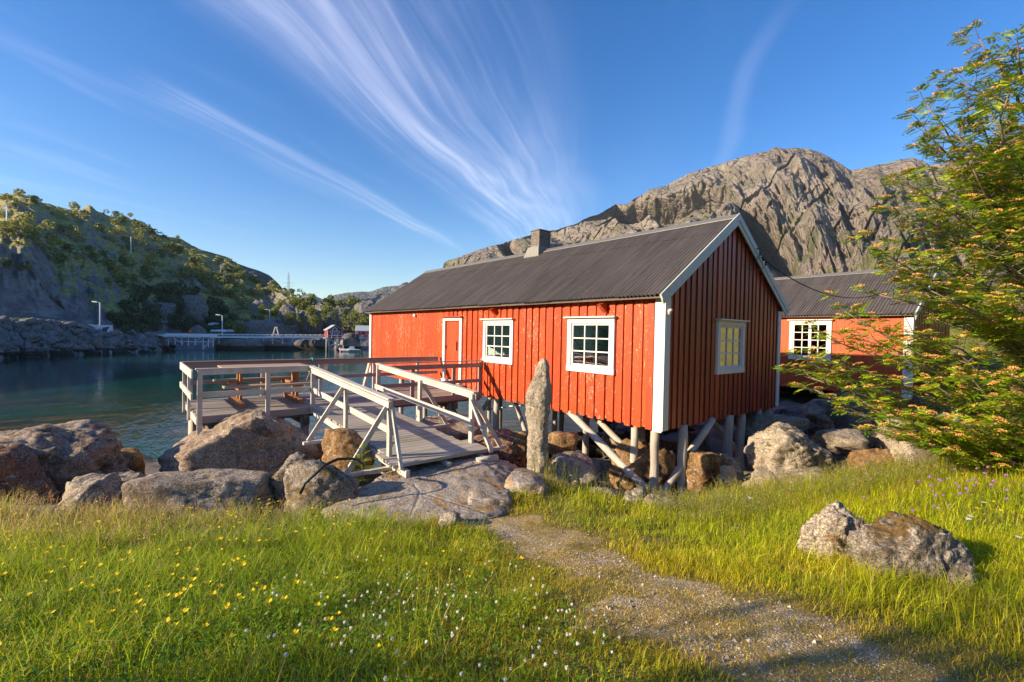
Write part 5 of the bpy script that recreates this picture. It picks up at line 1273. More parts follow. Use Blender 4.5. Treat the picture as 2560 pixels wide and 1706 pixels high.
for x, y in ((-.35, -.7), (.1, -.7), (1.35, -.75), (2.75, -.7), (.1, 1.8), (2.7, 1.8)): MB().tube([(x, y, -3.2), (x, y, -.25)], .10, 8).build('pile', M_RAIL, h1, local=True)
for a_, b_ in (((.2, -.7, -.4), (2.7, -.7, -1.5)), ((.2, -.7, -1.7), (2.7, -.7, -.4)), ((-.3, -.7, -.3), (.1, -.7, -1.6))): MB().bar(a_, b_, .07, .07).build('brace', M_FARWOOD, h1, local=True)
h2 = far_house(tuple(LDZ(889.5, 843, 92)), YAW + .22, 2.5, 2.2, 18 * k8 * .95, 29 * k8, 'red house with a pale roof beside the edge of the big cabin, far shore', M_FARRED, gable_front=False)
for x in (.25, 1.85): 
    wv = MB().box(x, x + .32, -.03, .0, .62, 1.2).build('window', M_FARWHITE, h2, local=True); MB().box(x + .07, x + .25, -.045, -.031, .68, 1.12).build('pane', M_HULLB, wv, local=True)
MB().box(.9, 1.05, -.03, 0, .85, 1.1).build('sign_board', M_FARWHITE, h2, local=True)
for x in (0, 2.42): MB().box(x - .02, x + .06, -.03, .04, 0, 1.3).build('corner_board', M_FARWHITE, h2, local=True)
MB().box(.7, 2.9, -1.1, 0, -.25, -.12).build('platform', M_FARWOOD, h2, local=True); MB().box(.8, 1.6, -1.1, -1.05, -.1, .42).build('platform_screen', M_RAIL, h2, local=True)
for x in (1.0, 1.5, 2.3): MB().tube([(x, -.9, -1.9), (x, -.9, -.2)], .07, 6).build('pile', M_RAIL, h2, local=True)
MB().bar((1.5, -.9, -.3), (2.4, -.9, -1.4), .08, .08).build('brace', M_RAIL, h2, local=True)
# boat with a red buoy
def boat():
    b_ = LDZ(877, 876.4, 85); b_[2] = WZ; t = thing('motor_boat', 'small white and blue motor boat moored in front of the rock islet', 'boat', tuple(b_), YAW + .25)
    xs = np.linspace(-1.95, 1.85, 12); V = []; L = 3.8
    for x in xs:
        f_ = (x + 1.95) / L; wd = .62 * min(1, (f_ + .02) ** .5 * 1.25) if f_ < .45 else .62; sh = .46 + .16 * (1 - f_) ** 2; kz = -.15
        for y, z in ((0, kz), (-wd * .7, .0), (-wd, sh * .55), (-wd * 1.02, sh), (-wd * .9, sh), (0, sh - .08), (wd * .9, sh), (wd * 1.02, sh), (wd, sh * .55), (wd * .7, 0)): V.append((x - (.25 if z >= sh - .1 and f_ < .1 else 0), y, z))
    F = gridF(10, 12, wrap=True)
    npmesh('hull', np.array(V), [F, np.array([[110 + k for k in range(10)]])], M_HULL, parent=t)
    MB().hexa([(-.7, -.42, .42), (.75, -.45, .42), (.75, .45, .42), (-.7, .42, .42), (-.15, -.32, .92), (.6, -.36, .92), (.6, .36, .92), (-.15, .32, .92)]).build('cabin', M_FARROOF, t, local=True)
    MB().box(-.1, .62, -.38, .38, .925, .97).build('cabin_roof', M_FARWHITE, t, local=True)
    MB().box(-.3, 1.8, -.66, -.63, .26, .40).build('stripe', M_HULLB, t, local=True)
    m = MB(); m.hexa([(1.85, -.16, .1), (2.1, -.16, .1), (2.1, .16, .1), (1.85, .16, .1), (1.8, -.18, .85), (2.2, -.18, .75), (2.2, .18, .75), (1.8, .18, .85)]); m.build('outboard_motor', M_HULLB, t, local=True)
    MB().tube([(-1.95, -.3, .6), (-1.9, -.3, .85), (-1.2, -.45, .85), (-1.2, -.45, .55)], .025, 6).build('bow_rail', M_METAL, t, local=True)
    P, F = ico(2); q_ = LDZ(853, 877.5, 84.5); o = npmesh('buoy', P * np.array([.22, .22, .27]), F, M_BUOY, loc=(q_[0], q_[1], WZ + .12)); tag(o, 'red mooring buoy floating at the bow of the boat', 'buoy')
    MB().tube([(0, 0, .25), (0, 0, .36)], .04, 6).build('ring', M_IRON, o, local=True)
boat()
# bright things at the pier foot
for (u, v, D, mt, lab, nm) in ((475, 829.5, 88, M_ORANGE, 'yellow barrel standing at the left end of the pier', 'barrel'), (471, 834, 86, M_FARRED, 'dark red tarpaulin heap below the yellow barrel', 'tarpaulin')):
    q_ = LDZ(u, v, D); P, F = rock_shape((1.0 if nm != 'barrel' else .35, .6, .55), 700 + u, n=2, planes=4) if nm != 'barrel' else (None, None)
    if nm == 'barrel': o = MB().tube([(0, 0, -.35), (0, 0, .0), (0, 0, .35)], [.2, .22, .2], 10).build(nm, mt, org=(0, 0, 0)); o.location = tuple(q_)
    else: o = npmesh(nm, P, F, mt, loc=tuple(q_))
    tag(o, lab, nm)

# ------------------------------------------------------------------ foliage materials
def _leafmat(hue=1.0, trans=.45, rough=.5, usetint=True, c=(.08, .12, .02)):
    def fn(N, b, out):
        col = N.attr('tint') if usetint else None
        i = N.isl(); n_ = N.new('ShaderNodeHueSaturation'); N.put(n_.inputs['Value'], N.math('ADD', .75, N.math('MULTIPLY', i, .5)))
        N.put(n_.inputs['Color'], col if usetint else c); col = n_.outputs[0]
        N.put(b.inputs['Base Color'], col); b.inputs['Roughness'].default_value = rough; b.inputs['Specular IOR Level'].default_value = .3
        tl = N.new('ShaderNodeBsdfTranslucent'); g_ = N.new('ShaderNodeGamma'); N.put(g_.inputs[0], col); g_.inputs[1].default_value = .85; N.l.new(g_.outputs[0], tl.inputs[0])
        mx = N.new('ShaderNodeMixShader'); mx.inputs[0].default_value = trans
        N.l.new(b.outputs[0], mx.inputs[1]); N.l.new(tl.outputs[0], mx.inputs[2]); N.l.new(mx.outputs[0], out.inputs[0])
    return fn
M_GRASS = material('meadow_grass_blades', _leafmat(trans=.5))
M_LEAF = material('rowan_leaves', _leafmat(trans=.42, rough=.38))
M_SHRUB = material('shrub_leaves', _leafmat(trans=.3))
M_FLOWER = material('petals', _leafmat(trans=.3))
M_BARK = material('grey_brown_bark', _wood((.30, .23, .18), (.18, .14, .11), (.36, .30, .24), (4, 4, 4), island=.1))
M_YELLOW = material('yellow_petals', _leafmat(usetint=False, c=(.95, .68, .01), trans=.3))
M_STEM = material('green_stem', _leafmat(usetint=False, c=(.10, .16, .03), trans=.3))
M_WHITEF = material('white_petals', _leafmat(usetint=False, c=(.78, .76, .68), trans=.3))
M_PURPLE = material('lilac_petals', _leafmat(usetint=False, c=(.42, .20, .55), trans=.3))
M_PINK = material('pink_petals', _leafmat(usetint=False, c=(.75, .12, .35), trans=.3))

# ------------------------------------------------------------------ shrubs and birches on the far hillside
def shrub_mesh(seed, n=520, size=.30, col=(.06, .085, .02), col2=(.13, .15, .03), flat=.8):
    rg = np.random.default_rng(seed); nb = 9
    c = rg.normal(size=(nb, 3)) * np.array([.42, .42, .30]) + np.array([0, 0, .62]); r = rg.uniform(.22, .42, nb)
    k = rg.integers(nb, size=n); d_ = rg.normal(size=(n, 3)); d_ /= np.linalg.norm(d_, axis=1)[:, None]
    P = c[k] + d_ * (r[k] * rg.uniform(.6, 1.0, n) ** .5)[:, None] * np.array([1, 1, flat])
    P[:, 2] = np.maximum(P[:, 2], .08)
    a_ = rg.normal(size=(n, 3)); a_ /= np.linalg.norm(a_, axis=1)[:, None]; b_ = np.cross(a_, rg.normal(size=(n, 3))); b_ /= np.linalg.norm(b_, axis=1)[:, None]
    s_ = (rg.uniform(.5, 1.2, n) * size * .38)[:, None]
    V = np.stack([P - a_ * s_, P - b_ * s_ * .6, P + a_ * s_, P + b_ * s_ * .6], 1).reshape(-1, 3)
    m_ = rg.random((n, 1)); cc = np.array(col) * (1 - m_) + np.array(col2) * m_
    return V, np.arange(n * 4).reshape(-1, 4), np.repeat(cc, 4, 0)
SHR = {}
def shrub(p, s_, kind, label, group, rzv, name='shrub'):
    if kind not in SHR:
        cols = {0: ((.12, .15, .035), (.25, .27, .07)), 1: ((.20, .22, .045), (.42, .38, .09)), 2: ((.055, .085, .03), (.10, .13, .045)), 3: ((.16, .20, .035), (.30, .30, .06))}[kind]  # sunlit and shaded looks of the bushes are put into the leaf tints
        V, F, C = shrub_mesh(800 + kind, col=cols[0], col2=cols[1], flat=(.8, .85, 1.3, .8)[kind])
        t = thing(name, '', '', (0, 0, 0)); npmesh('crown', V, F, M_SHRUB, parent=t, smooth=False, color=C)
        MB().tube([(0, 0, -.25), (.03, .02, .3), (-.02, .05, .65)], [.05, .035, .02], 6).build('trunk', M_BARK, t, local=True); SHR[kind] = t
        r_ = t
    else: r_ = copy_tree(SHR[kind])
    r_.name = name; r_.location = tuple(p); r_.scale = (s_, s_, s_); r_.rotation_euler = (0, 0, rzv); tag(r_, label, 'shrub' if name == 'shrub' else 'tree', group)
    return r_
rg = np.random.default_rng(23)
SL = {0: 'dark green round bush, one of many with shaded leaf colours on the far hillside', 1: 'yellow green bush on the far hillside, one of many given sunlit leaf colours', 2: 'tall dark birch, one of the many crowding the foot of the far hillside', 3: 'bright green bush on the sunny knoll by the red houses, one of several'}
SG = {0: 'dark bushes on the far hillside', 1: 'bushes with sunlit leaf colours on the far hillside', 2: 'birches at the foot of the far hillside', 3: 'bushes on the sunny knoll'}
def sh_at(u, v, w_px, kind, D=None):
    p = hill_at(u, v) if D is None else LDZ(u, v, D); Dp = float(toLD(p[0], p[1])[1]); s_ = w_px / FPX * Dp / 1.25
    shrub(p + np.array([0, 0, -.1 * s_]), s_, kind, SL[kind], SG[kind], rg.uniform(0, 6.28), 'shrub' if kind != 2 else 'birch_tree')
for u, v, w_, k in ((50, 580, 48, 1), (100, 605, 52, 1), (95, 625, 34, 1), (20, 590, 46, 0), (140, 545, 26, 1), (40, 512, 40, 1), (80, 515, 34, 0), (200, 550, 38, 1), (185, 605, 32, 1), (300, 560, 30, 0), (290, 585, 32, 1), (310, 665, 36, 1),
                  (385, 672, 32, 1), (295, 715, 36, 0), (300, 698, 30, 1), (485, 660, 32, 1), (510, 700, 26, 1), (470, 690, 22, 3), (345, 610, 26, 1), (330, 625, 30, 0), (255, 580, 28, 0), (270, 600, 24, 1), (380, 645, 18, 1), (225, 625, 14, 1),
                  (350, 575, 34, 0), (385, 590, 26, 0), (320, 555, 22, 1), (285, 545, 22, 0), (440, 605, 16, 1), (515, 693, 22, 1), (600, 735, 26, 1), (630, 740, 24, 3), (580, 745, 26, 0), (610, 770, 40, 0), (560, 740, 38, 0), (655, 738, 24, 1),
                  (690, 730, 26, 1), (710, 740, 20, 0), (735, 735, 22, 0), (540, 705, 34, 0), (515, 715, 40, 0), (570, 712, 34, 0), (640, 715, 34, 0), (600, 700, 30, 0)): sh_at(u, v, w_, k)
n_ = 0
for _ in range(900):
    if n_ >= 90: break
    u, v = rg.uniform(-30, 790), rg.uniform(500, 800)
    vs = float(interp([(a_ * D2S, b_ * D2S) for a_, b_ in HILL_SKY], u))
    if v < vs + 6: continue
    dens = .03 + .75 * sstep(u, 330, 560) * sstep(v - vs, -10, 60) + .22 * (fbm(np.array([u * .012]), np.array([v * .02]), 0, 3, 44)[0] > .05)
    if u < 330 and v > 600 + u * .35: dens *= .15
    if v > 745 and u > 300: continue
    if rg.random() > dens: continue
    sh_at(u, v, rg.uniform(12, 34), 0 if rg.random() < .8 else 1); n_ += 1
for _ in range(42):
    u = rg.uniform(285, 600); sh_at(u, rg.uniform(800, 838), rg.uniform(20, 38), 2)
for _ in range(22): sh_at(rg.uniform(330, 560), rg.uniform(735, 800), rg.uniform(24, 40), 2)
for u, v, w_, D in ((725, 770, 30, 112), (745, 768, 36, 113), (765, 775, 34, 113), (700, 775, 28, 112), (770, 790, 30, 104), (785, 765, 34, 114), (830, 768, 34, 116), (850, 772, 30, 116), (880, 768, 34, 118), (860, 790, 26, 102), (880, 800, 30, 98),
                    (905, 812, 30, 97), (870, 815, 34, 97), (890, 830, 30, 96), (815, 800, 24, 100), (790, 812, 26, 98), (640, 805, 24, 103), (610, 812, 22, 98), (600, 830, 26, 96), (655, 785, 28, 108), (690, 790, 26, 106), (750, 815, 30, 101), (720, 800, 26, 101), (574, 822, 26, 98), (648, 800, 18, 101), (820, 785, 30, 106), (915, 775, 26, 112)):
    sh_at(u, v, w_, 3 if rg.random() < .62 else 0, D)

# ------------------------------------------------------------------ meadow: grass, herbs, flowers
def in_rock(x, y, grow=1.0):
    m_ = np.zeros(x.shape, bool)
    lat, dep = toLD(x, y)
    for rx, ry, a_, b_, top in ROCKS:
        l0, d0 = toLD(rx, ry); m_ |= ((lat - l0) / (a_ * grow)) ** 2 + ((dep - d0) / (b_ * grow)) ** 2 < 1
    return m_
def sample_roots(n, dmin, dmax, rg, power=1.0):
    t = rg.random(n); dep = (dmin ** (2 - power) + t * (dmax ** (2 - power) - dmin ** (2 - power))) ** (1 / (2 - power))
    lat = -(dep * 1.16 + .5) + rg.random(n) * (dep * 2.32 + 2.6)
    x = CAM[0] + lat * RT[0] + dep * FW[0]; y = CAM[1] + lat * RT[1] + dep * FW[1]
    return x, y, lat, dep
def blades(x, y, h, wd, lean, rg, col, tipcol, droop=.5, nseg=3):
    n = len(x); z = ground(x, y) - .01
    az = rg.uniform(0, 2 * PI, n); dx, dy = np.cos(az) * lean * h, np.sin(az) * lean * h
    fa = az + PI / 2 + rg.uniform(-.6, .6, n); wx, wy = np.cos(fa) * wd / 2, np.sin(fa) * wd / 2
    V = []; C = []
    for k in range(nseg + 1):
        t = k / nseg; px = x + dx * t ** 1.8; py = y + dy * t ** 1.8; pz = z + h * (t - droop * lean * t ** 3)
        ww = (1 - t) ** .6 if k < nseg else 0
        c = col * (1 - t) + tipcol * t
        if k < nseg:
            V += [np.stack([px - wx * ww, py - wy * ww, pz], 1), np.stack([px + wx * ww, py + wy * ww, pz], 1)]; C += [c, c]
        else: V.append(np.stack([px, py, pz], 1)); C.append(c)
    V = np.stack(V, 1); C = np.stack(C, 1); m_ = V.shape[1]; base = np.arange(n)[:, None] * m_
    Q = [base + np.array([[2 * k, 2 * k + 1, 2 * k + 3, 2 * k + 2]]) for k in range(nseg - 1)]
    T = base + np.array([[2 * nseg - 2, 2 * nseg - 1, 2 * nseg]])
    return V.reshape(-1, 3), C.reshape(-1, 3), np.concatenate(Q), T
def merge(parts):
    V = []; C = []; Q = []; T = []; o = 0
    for v, c, q, t in parts:
        V.append(v); C.append(c); Q.append(q + o); T.append(t + o); o += len(v)
    return np.concatenate(V), np.concatenate(C), np.concatenate(Q), np.concatenate(T)
rg = np.random.default_rng(99)
G_GREEN = np.array([.27, .43, .010]); G_LIME = np.array([.54, .60, .010]); G_GOLD = np.array([.58, .42, .035]); G_DRY = np.array([.60, .42, .18]); G_DEEP = np.array([.15, .33, .014])
def grass_colors(x, y, lat, dep, rg, pm):
    n = len(x); m1_ = sstep(fbm(x * .9, y * .9, 0, 3, 141) + rg.normal(0, .28, n), -.35, .45)[:, None]
    leftness = sstep(lat, .4, -1.6)[:, None]
    c = G_LIME * (1 - m1_ * .55 - leftness * .2) + G_GREEN * (m1_ * .55 + leftness * .2)
    c = c * (1 - leftness * .3) + G_DEEP * leftness * .3
    gold = np.clip(pathmask(x, y, 2.6) * .95 + pm + rg.normal(0, .28, n), 0, 1)[:, None]; c = c * (1 - gold * .62) + G_GOLD * gold * .62
    edge = (sstep(-lat - .45 * (dep < 9), 1.6, 3.6) * sstep(dep, 3.3, 4.6)); c = c * (1 - .5 * edge[:, None]) + np.array([.55, .42, .12]) * .5 * edge[:, None]
    dry = (rg.random(n) < (.06 + .3 * edge + .30 * pm + .10 * sstep(dep, 4.6, 6.2)))[:, None]; c = np.where(dry, G_DRY * rg.uniform(.7, 1.1, (n, 1)), c)
    return c * rg.uniform(.5, 1.4, (n, 1))
parts = []
for (n, d0, d1, pw_, wd) in ((200000, 1.0, 4.0, .9, .0042), (225000, 3.4, 9.5, .5, .0065)):
    x, y, lat, dep = sample_roots(n, d0, d1, rg, pw_); pm = pathmask(x, y); gv = graveldens(x, y)
    tuft = sstep(fbm(x * 3.6, y * 3.6, 0, 4, 201, .6), -.08, .16)
    keep = (rg.random(n) > np.clip(gv * .90, 0, .80) * (1 - .92 * tuft)) & (dep < meadow_limit(lat) + fbm(x * 2, y * 2, 0, 3, 33) * .35) & ~in_rock(x, y, .9)
    x, y, lat, dep, pm = x[keep], y[keep], lat[keep], dep[keep], pm[keep]; n = len(x)
    clump = fbm(x * 3.1, y * 3.1, 0, 3, 151)
    h = (.08 + .075 * clump + .075 * sstep(lat, -.3, -2.0) * sstep(dep, 1.4, 3) + .05 * sstep(lat, 1.2, 3.5)) * rg.uniform(.35, 1.2, n) ** 1.3 * 1.25 * (1 - pm * .58) * (1 - .38 * pathmask(x, y, 2.0))
    tall = sstep(dep - meadow_limit(lat), -1.7, -.3); h = h * (1 + tall * .9 * (pm < .5))
    h = np.maximum(h, .018); col = grass_colors(x, y, lat, dep, rg, pm)
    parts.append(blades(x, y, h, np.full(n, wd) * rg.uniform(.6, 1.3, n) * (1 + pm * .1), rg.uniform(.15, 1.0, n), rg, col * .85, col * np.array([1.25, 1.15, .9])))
for (n, d0, d1, hm, hM) in ((26000, 1.3, 5.6, .15, .30), (26000, 3.0, 9.0, .16, .32)):
    x, y, lat, dep = sample_roots(n, d0, d1, rg, .6); cl = sstep(fbm(x * 1.8, y * 1.8, 0, 3, 301, .6), -.05, .25)
    keep = (rg.random(n) < cl * (sstep(lat, .1, -1.0) + sstep(lat, 1.2, 2.6)) * .9 + .03) & (pathmask(x, y, 1.6) < .3) & (dep < meadow_limit(lat) + .1) & ~in_rock(x, y, 1.0)
    x, y, lat, dep = x[keep], y[keep], lat[keep], dep[keep]; n = len(x); col = grass_colors(x, y, lat, dep, rg, np.zeros(n)) * 1.1
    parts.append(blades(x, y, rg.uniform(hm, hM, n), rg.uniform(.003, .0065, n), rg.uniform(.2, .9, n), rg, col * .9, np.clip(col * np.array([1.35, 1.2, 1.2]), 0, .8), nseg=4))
V, C, Q, T = merge(parts); o = npmesh('grass', V, [Q, T], M_GRASS, smooth=True, color=C)
tag(o, 'yellow green meadow grass covering the slope on both sides of the track', None, None, 'stuff')

# tall thin stalks with seed heads along the rocks and in the right meadow
def stalks(n, region, hr, col, headcol, headn, headw, name, label, rg):
    x, y, lat, dep = sample_roots(n, 1.6, 9.5, rg, .6)
    keep = region(lat, dep, x, y) & ~in_rock(x, y, .85) & (pathmask(x, y) < .35)
    x, y, lat, dep = x[keep], y[keep], lat[keep], dep[keep]; n = len(x)
    h = rg.uniform(*hr, n); ln = rg.uniform(.04, .38, n); az = rg.uniform(0, 2 * PI, n); z = ground(x, y) - .01; wd = np.clip(dep * .00075, .0016, .0045)
    V = []; C = []; Q = []; T = []; o_ = 0
    fx, fy = RT[0], RT[1]
    pts = []
    for k in range(5):
        t = k / 4; px = x + np.cos(az) * ln * h * t ** 2; py = y + np.sin(az) * ln * h * t ** 2; pz = z + h * (t - .25 * ln * t ** 3); pts.append((px, py, pz))
        ww = wd * (1 - .5 * t) / 2; V.append(np.stack([np.stack([px - fx * ww, py - fy * ww, pz], 1), np.stack([px + fx * ww, py + fy * ww, pz], 1)], 1))
    V = np.stack(V, 1).reshape(n, 10, 3); cc = col * rg.uniform(.7, 1.2, (n, 1)); C = np.repeat(cc[:, None], 10, 1)
    base = np.arange(n)[:, None] * 10; Q = np.concatenate([base + np.array([[2 * k, 2 * k + 1, 2 * k + 3, 2 * k + 2]]) for k in range(4)])
    V = V.reshape(-1, 3); C = C.reshape(-1, 3)
    # seed heads: small diamonds around the upper quarter
    hx, hy, hz = pts[-1]; gx, gy, gz_ = pts[-2]; VV = []; CC = []
    for k in range(headn):
        t = rg.uniform(0, 1, n); px = gx + (hx - gx) * t; py = gy + (hy - gy) * t; pz = gz_ + (hz - gz_) * t
        sp = headw * (1.1 - .8 * t) * (dep / 5) ** .4; px = px + rg.normal(0, 1, n) * sp * .5; py = py + rg.normal(0, 1, n) * sp * .5; pz = pz + rg.normal(0, 1, n) * sp * .4
        a1 = rg.normal(size=(n, 3)); a1 /= np.linalg.norm(a1, axis=1)[:, None]; a2 = np.cross(a1, rg.normal(size=(n, 3))); a2 /= np.linalg.norm(a2, axis=1)[:, None]
        s_ = (sp * .42)[:, None]; P = np.stack([px, py, pz], 1)
        VV.append(np.stack([P - a1 * s_, P - a2 * s_ * .45, P + a1 * s_, P + a2 * s_ * .45], 1)); CC.append(np.repeat((headcol * rg.uniform(.7, 1.25, (n, 1)))[:, None], 4, 1))
    VV = np.stack(VV, 1).reshape(-1, 3); CC = np.stack(CC, 1).reshape(-1, 3); q2 = np.arange(len(VV)).reshape(-1, 4) + len(V)
    o = npmesh(name, np.concatenate([V, VV]), [Q, q2], M_GRASS, smooth=False, color=np.concatenate([C, CC]))
    tag(o, label, None, None, 'stuff'); return o
S_GREEN = np.array([.30, .34, .04]); S_TAN = np.array([.55, .38, .20]); S_PURP = np.array([.22, .12, .11]); S_RUST = np.array([.50, .14, .05]); S_PALE = np.array([.55, .44, .26])
stalks(30000, lambda l, d, x, y: (np.abs(l - .0) > -1) & (l > 1.7) & (d > meadow_limit(l) - 2.1) & (d < meadow_limit(l) + .1), (.20, .42), S_GREEN, S_PALE, 9, .016, 'tall_grass', 'tall pale seeding grass in front of the stilts and boulders on the right', rg)
stalks(12000, lambda l, d, x, y: (l < -.9) & (d > 3.9) & (d < 5.4), (.14, .30), S_GREEN, S_TAN, 10, .015, 'seeding_grass', 'brownish seeding grass along the rocks on the left', rg)
stalks(16000, lambda l, d, x, y: (l > .35) & (l < 1.7) & (d > 6.3) & (d < 7.0), (.26, .46), S_GREEN, S_PURP, 14, .013, 'purple_grass', 'tall grass with purple seed heads between the upright stone and the stilts', rg)
stalks(20000, lambda l, d, x, y: (l < -2.0) & (d > 3.6) & (d < 5.6), (.15, .32), S_TAN, S_TAN, 8, .02, 'dry_grass', 'dry brown grass tufts at the far left edge of the meadow', rg)
stalks(7000, lambda l, d, x, y: ((l < -.6) & (d < 4.4)) | (l > 2.2), (.14, .30), S_GREEN, S_TAN, 6, .011, 'meadow_stalks', 'scattered thin seeding stalks standing in the meadow', rg)
stalks(900, lambda l, d, x, y: ((l < -2.2) & (d > 3.8)) | ((l > 3.0) & (d > 3.6)), (.22, .40), S_RUST, S_RUST, 16, .016, 'sorrel', 'rust red sorrel spikes among the grass', rg)

# broad small leaves: clover, vetch and buttercup foliage
def herbs(n, rg):
    x, y, lat, dep = sample_roots(n, 1.15, 7.5, rg, .8)
    wgt = sstep(lat, .9, -.6) * .9 + sstep(lat, 2.3, 3.5) * .35 + .05
    keep = (rg.random(n) < wgt * (.35 + .9 * sstep(fbm(x * 1.7, y * 1.7, 0, 3, 77), -.2, .25))) & (pathmask(x, y) < .3) & (dep < meadow_limit(lat) - .1) & ~in_rock(x, y, .95)
    x, y, lat, dep = x[keep], y[keep], lat[keep], dep[keep]; n = len(x)
    z = ground(x, y) + rg.uniform(.02, .13, n); r_ = rg.uniform(.005, .011, n) * (1 + dep * .06); az = rg.uniform(0, 2 * PI, n); ti = rg.uniform(-.7, .7, (n, 2))
    u_ = np.stack([np.cos(az), np.sin(az), ti[:, 0]], 1) * r_[:, None]; v_ = np.stack([-np.sin(az), np.cos(az), ti[:, 1]], 1) * r_[:, None] * .55
    P = np.stack([x, y, z], 1); V = np.stack([P - u_, P - v_ * 1.0, P + u_, P + v_], 1).reshape(-1, 3)
    c = (G_DEEP * 1.1 * (1 - (m_ := rg.random((n, 1)))) + np.array([.12, .22, .02]) * m_) * rg.uniform(.8, 1.2, (n, 1))
    o = npmesh('clover_foliage', V, np.arange(n * 4).reshape(-1, 4), M_GRASS, smooth=False, color=np.repeat(c, 4, 0)); tag(o, 'low leafy clover and herb foliage in the left meadow', None, None, 'stuff')
herbs(150000, rg)

# dry straw and moss litter on the gravel
def straw(n, rg):
    x, y, lat, dep = sample_roots(n, 1.5, 6.2, rg, .8); pm = pathmask(x, y); keep = (pm > .15) & (rg.random(n) < .75) & ~in_rock(x, y, .9); x, y, dep = x[keep], y[keep], dep[keep]; n = len(x)
    z = ground(x, y) + rg.uniform(.002, .012, n); az = rg.uniform(0, 2 * PI, n); L = rg.uniform(.01, .045, n) / 2; w_ = .0016 * (1 + dep * .12)
    d_ = np.stack([np.cos(az) * L, np.sin(az) * L, rg.uniform(-.1, .25, n) * L], 1); s_ = np.stack([-np.sin(az) * w_ / 2, np.cos(az) * w_ / 2, 0 * L], 1); P = np.stack([x, y, z], 1)
    V = np.stack([P - d_ - s_, P - d_ + s_, P + d_ + s_, P + d_ - s_], 1).reshape(-1, 3); m_ = rg.random((n, 1)); c = np.array([.62, .42, .14]) * m_ + np.array([.42, .34, .05]) * (1 - m_)
    o = npmesh('straw', V, np.arange(n * 4).reshape(-1, 4), M_GRASS, smooth=False, color=np.repeat(c, 4, 0)); tag(o, 'dry straw and moss strewn over the gravel track', None, None, 'stuff')
straw(200000, rg)
# pebbles as real stones
def pebbles(n, rg):
    x, y, lat, dep = sample_roots(n, 1.5, 6.2, rg, .9); keep = (graveldens(x, y) > .35) & ~in_rock(x, y, .9); x, y, dep = x[keep], y[keep], dep[keep]; n = len(x)
    r_ = rg.uniform(.002, .0062, n) * (1 + 1.6 * (rg.random(n) < .03)); z = ground(x, y) + r_ * .3
    O = np.array([[1, 0, 0], [0, 1, 0], [-1, 0, 0], [0, -1, 0], [0, 0, 1]], float); an = rg.uniform(0, 6.28, n); ca, sa = np.cos(an), np.sin(an)
    D_ = O[None] * rg.uniform(.6, 1.3, (n, 5, 1)) * r_[:, None, None]; X = D_[..., 0] * ca[:, None] - D_[..., 1] * sa[:, None]; Y = D_[..., 0] * sa[:, None] + D_[..., 1] * ca[:, None]
    V = np.stack([X + x[:, None], Y + y[:, None], D_[..., 2] * .8 + z[:, None]], -1).reshape(-1, 3); b_ = np.arange(n)[:, None] * 5
    F = np.concatenate([b_ + np.array([[0, 1, 4]]), b_ + np.array([[1, 2, 4]]), b_ + np.array([[2, 3, 4]]), b_ + np.array([[3, 0, 4]])])
    c = np.array([.46, .38, .29]) * rg.uniform(.35, 1.5, (n, 1)); o = npmesh('gravel', V, F, material('loose_gravel', lambda N, b, out: N.put(b.inputs['Base Color'], N.attr('tint'))), smooth=False, color=np.repeat(c, 5, 0))
    tag(o, 'loose pale gravel on the worn track', None, None, 'stuff')
pebbles(90000, rg)

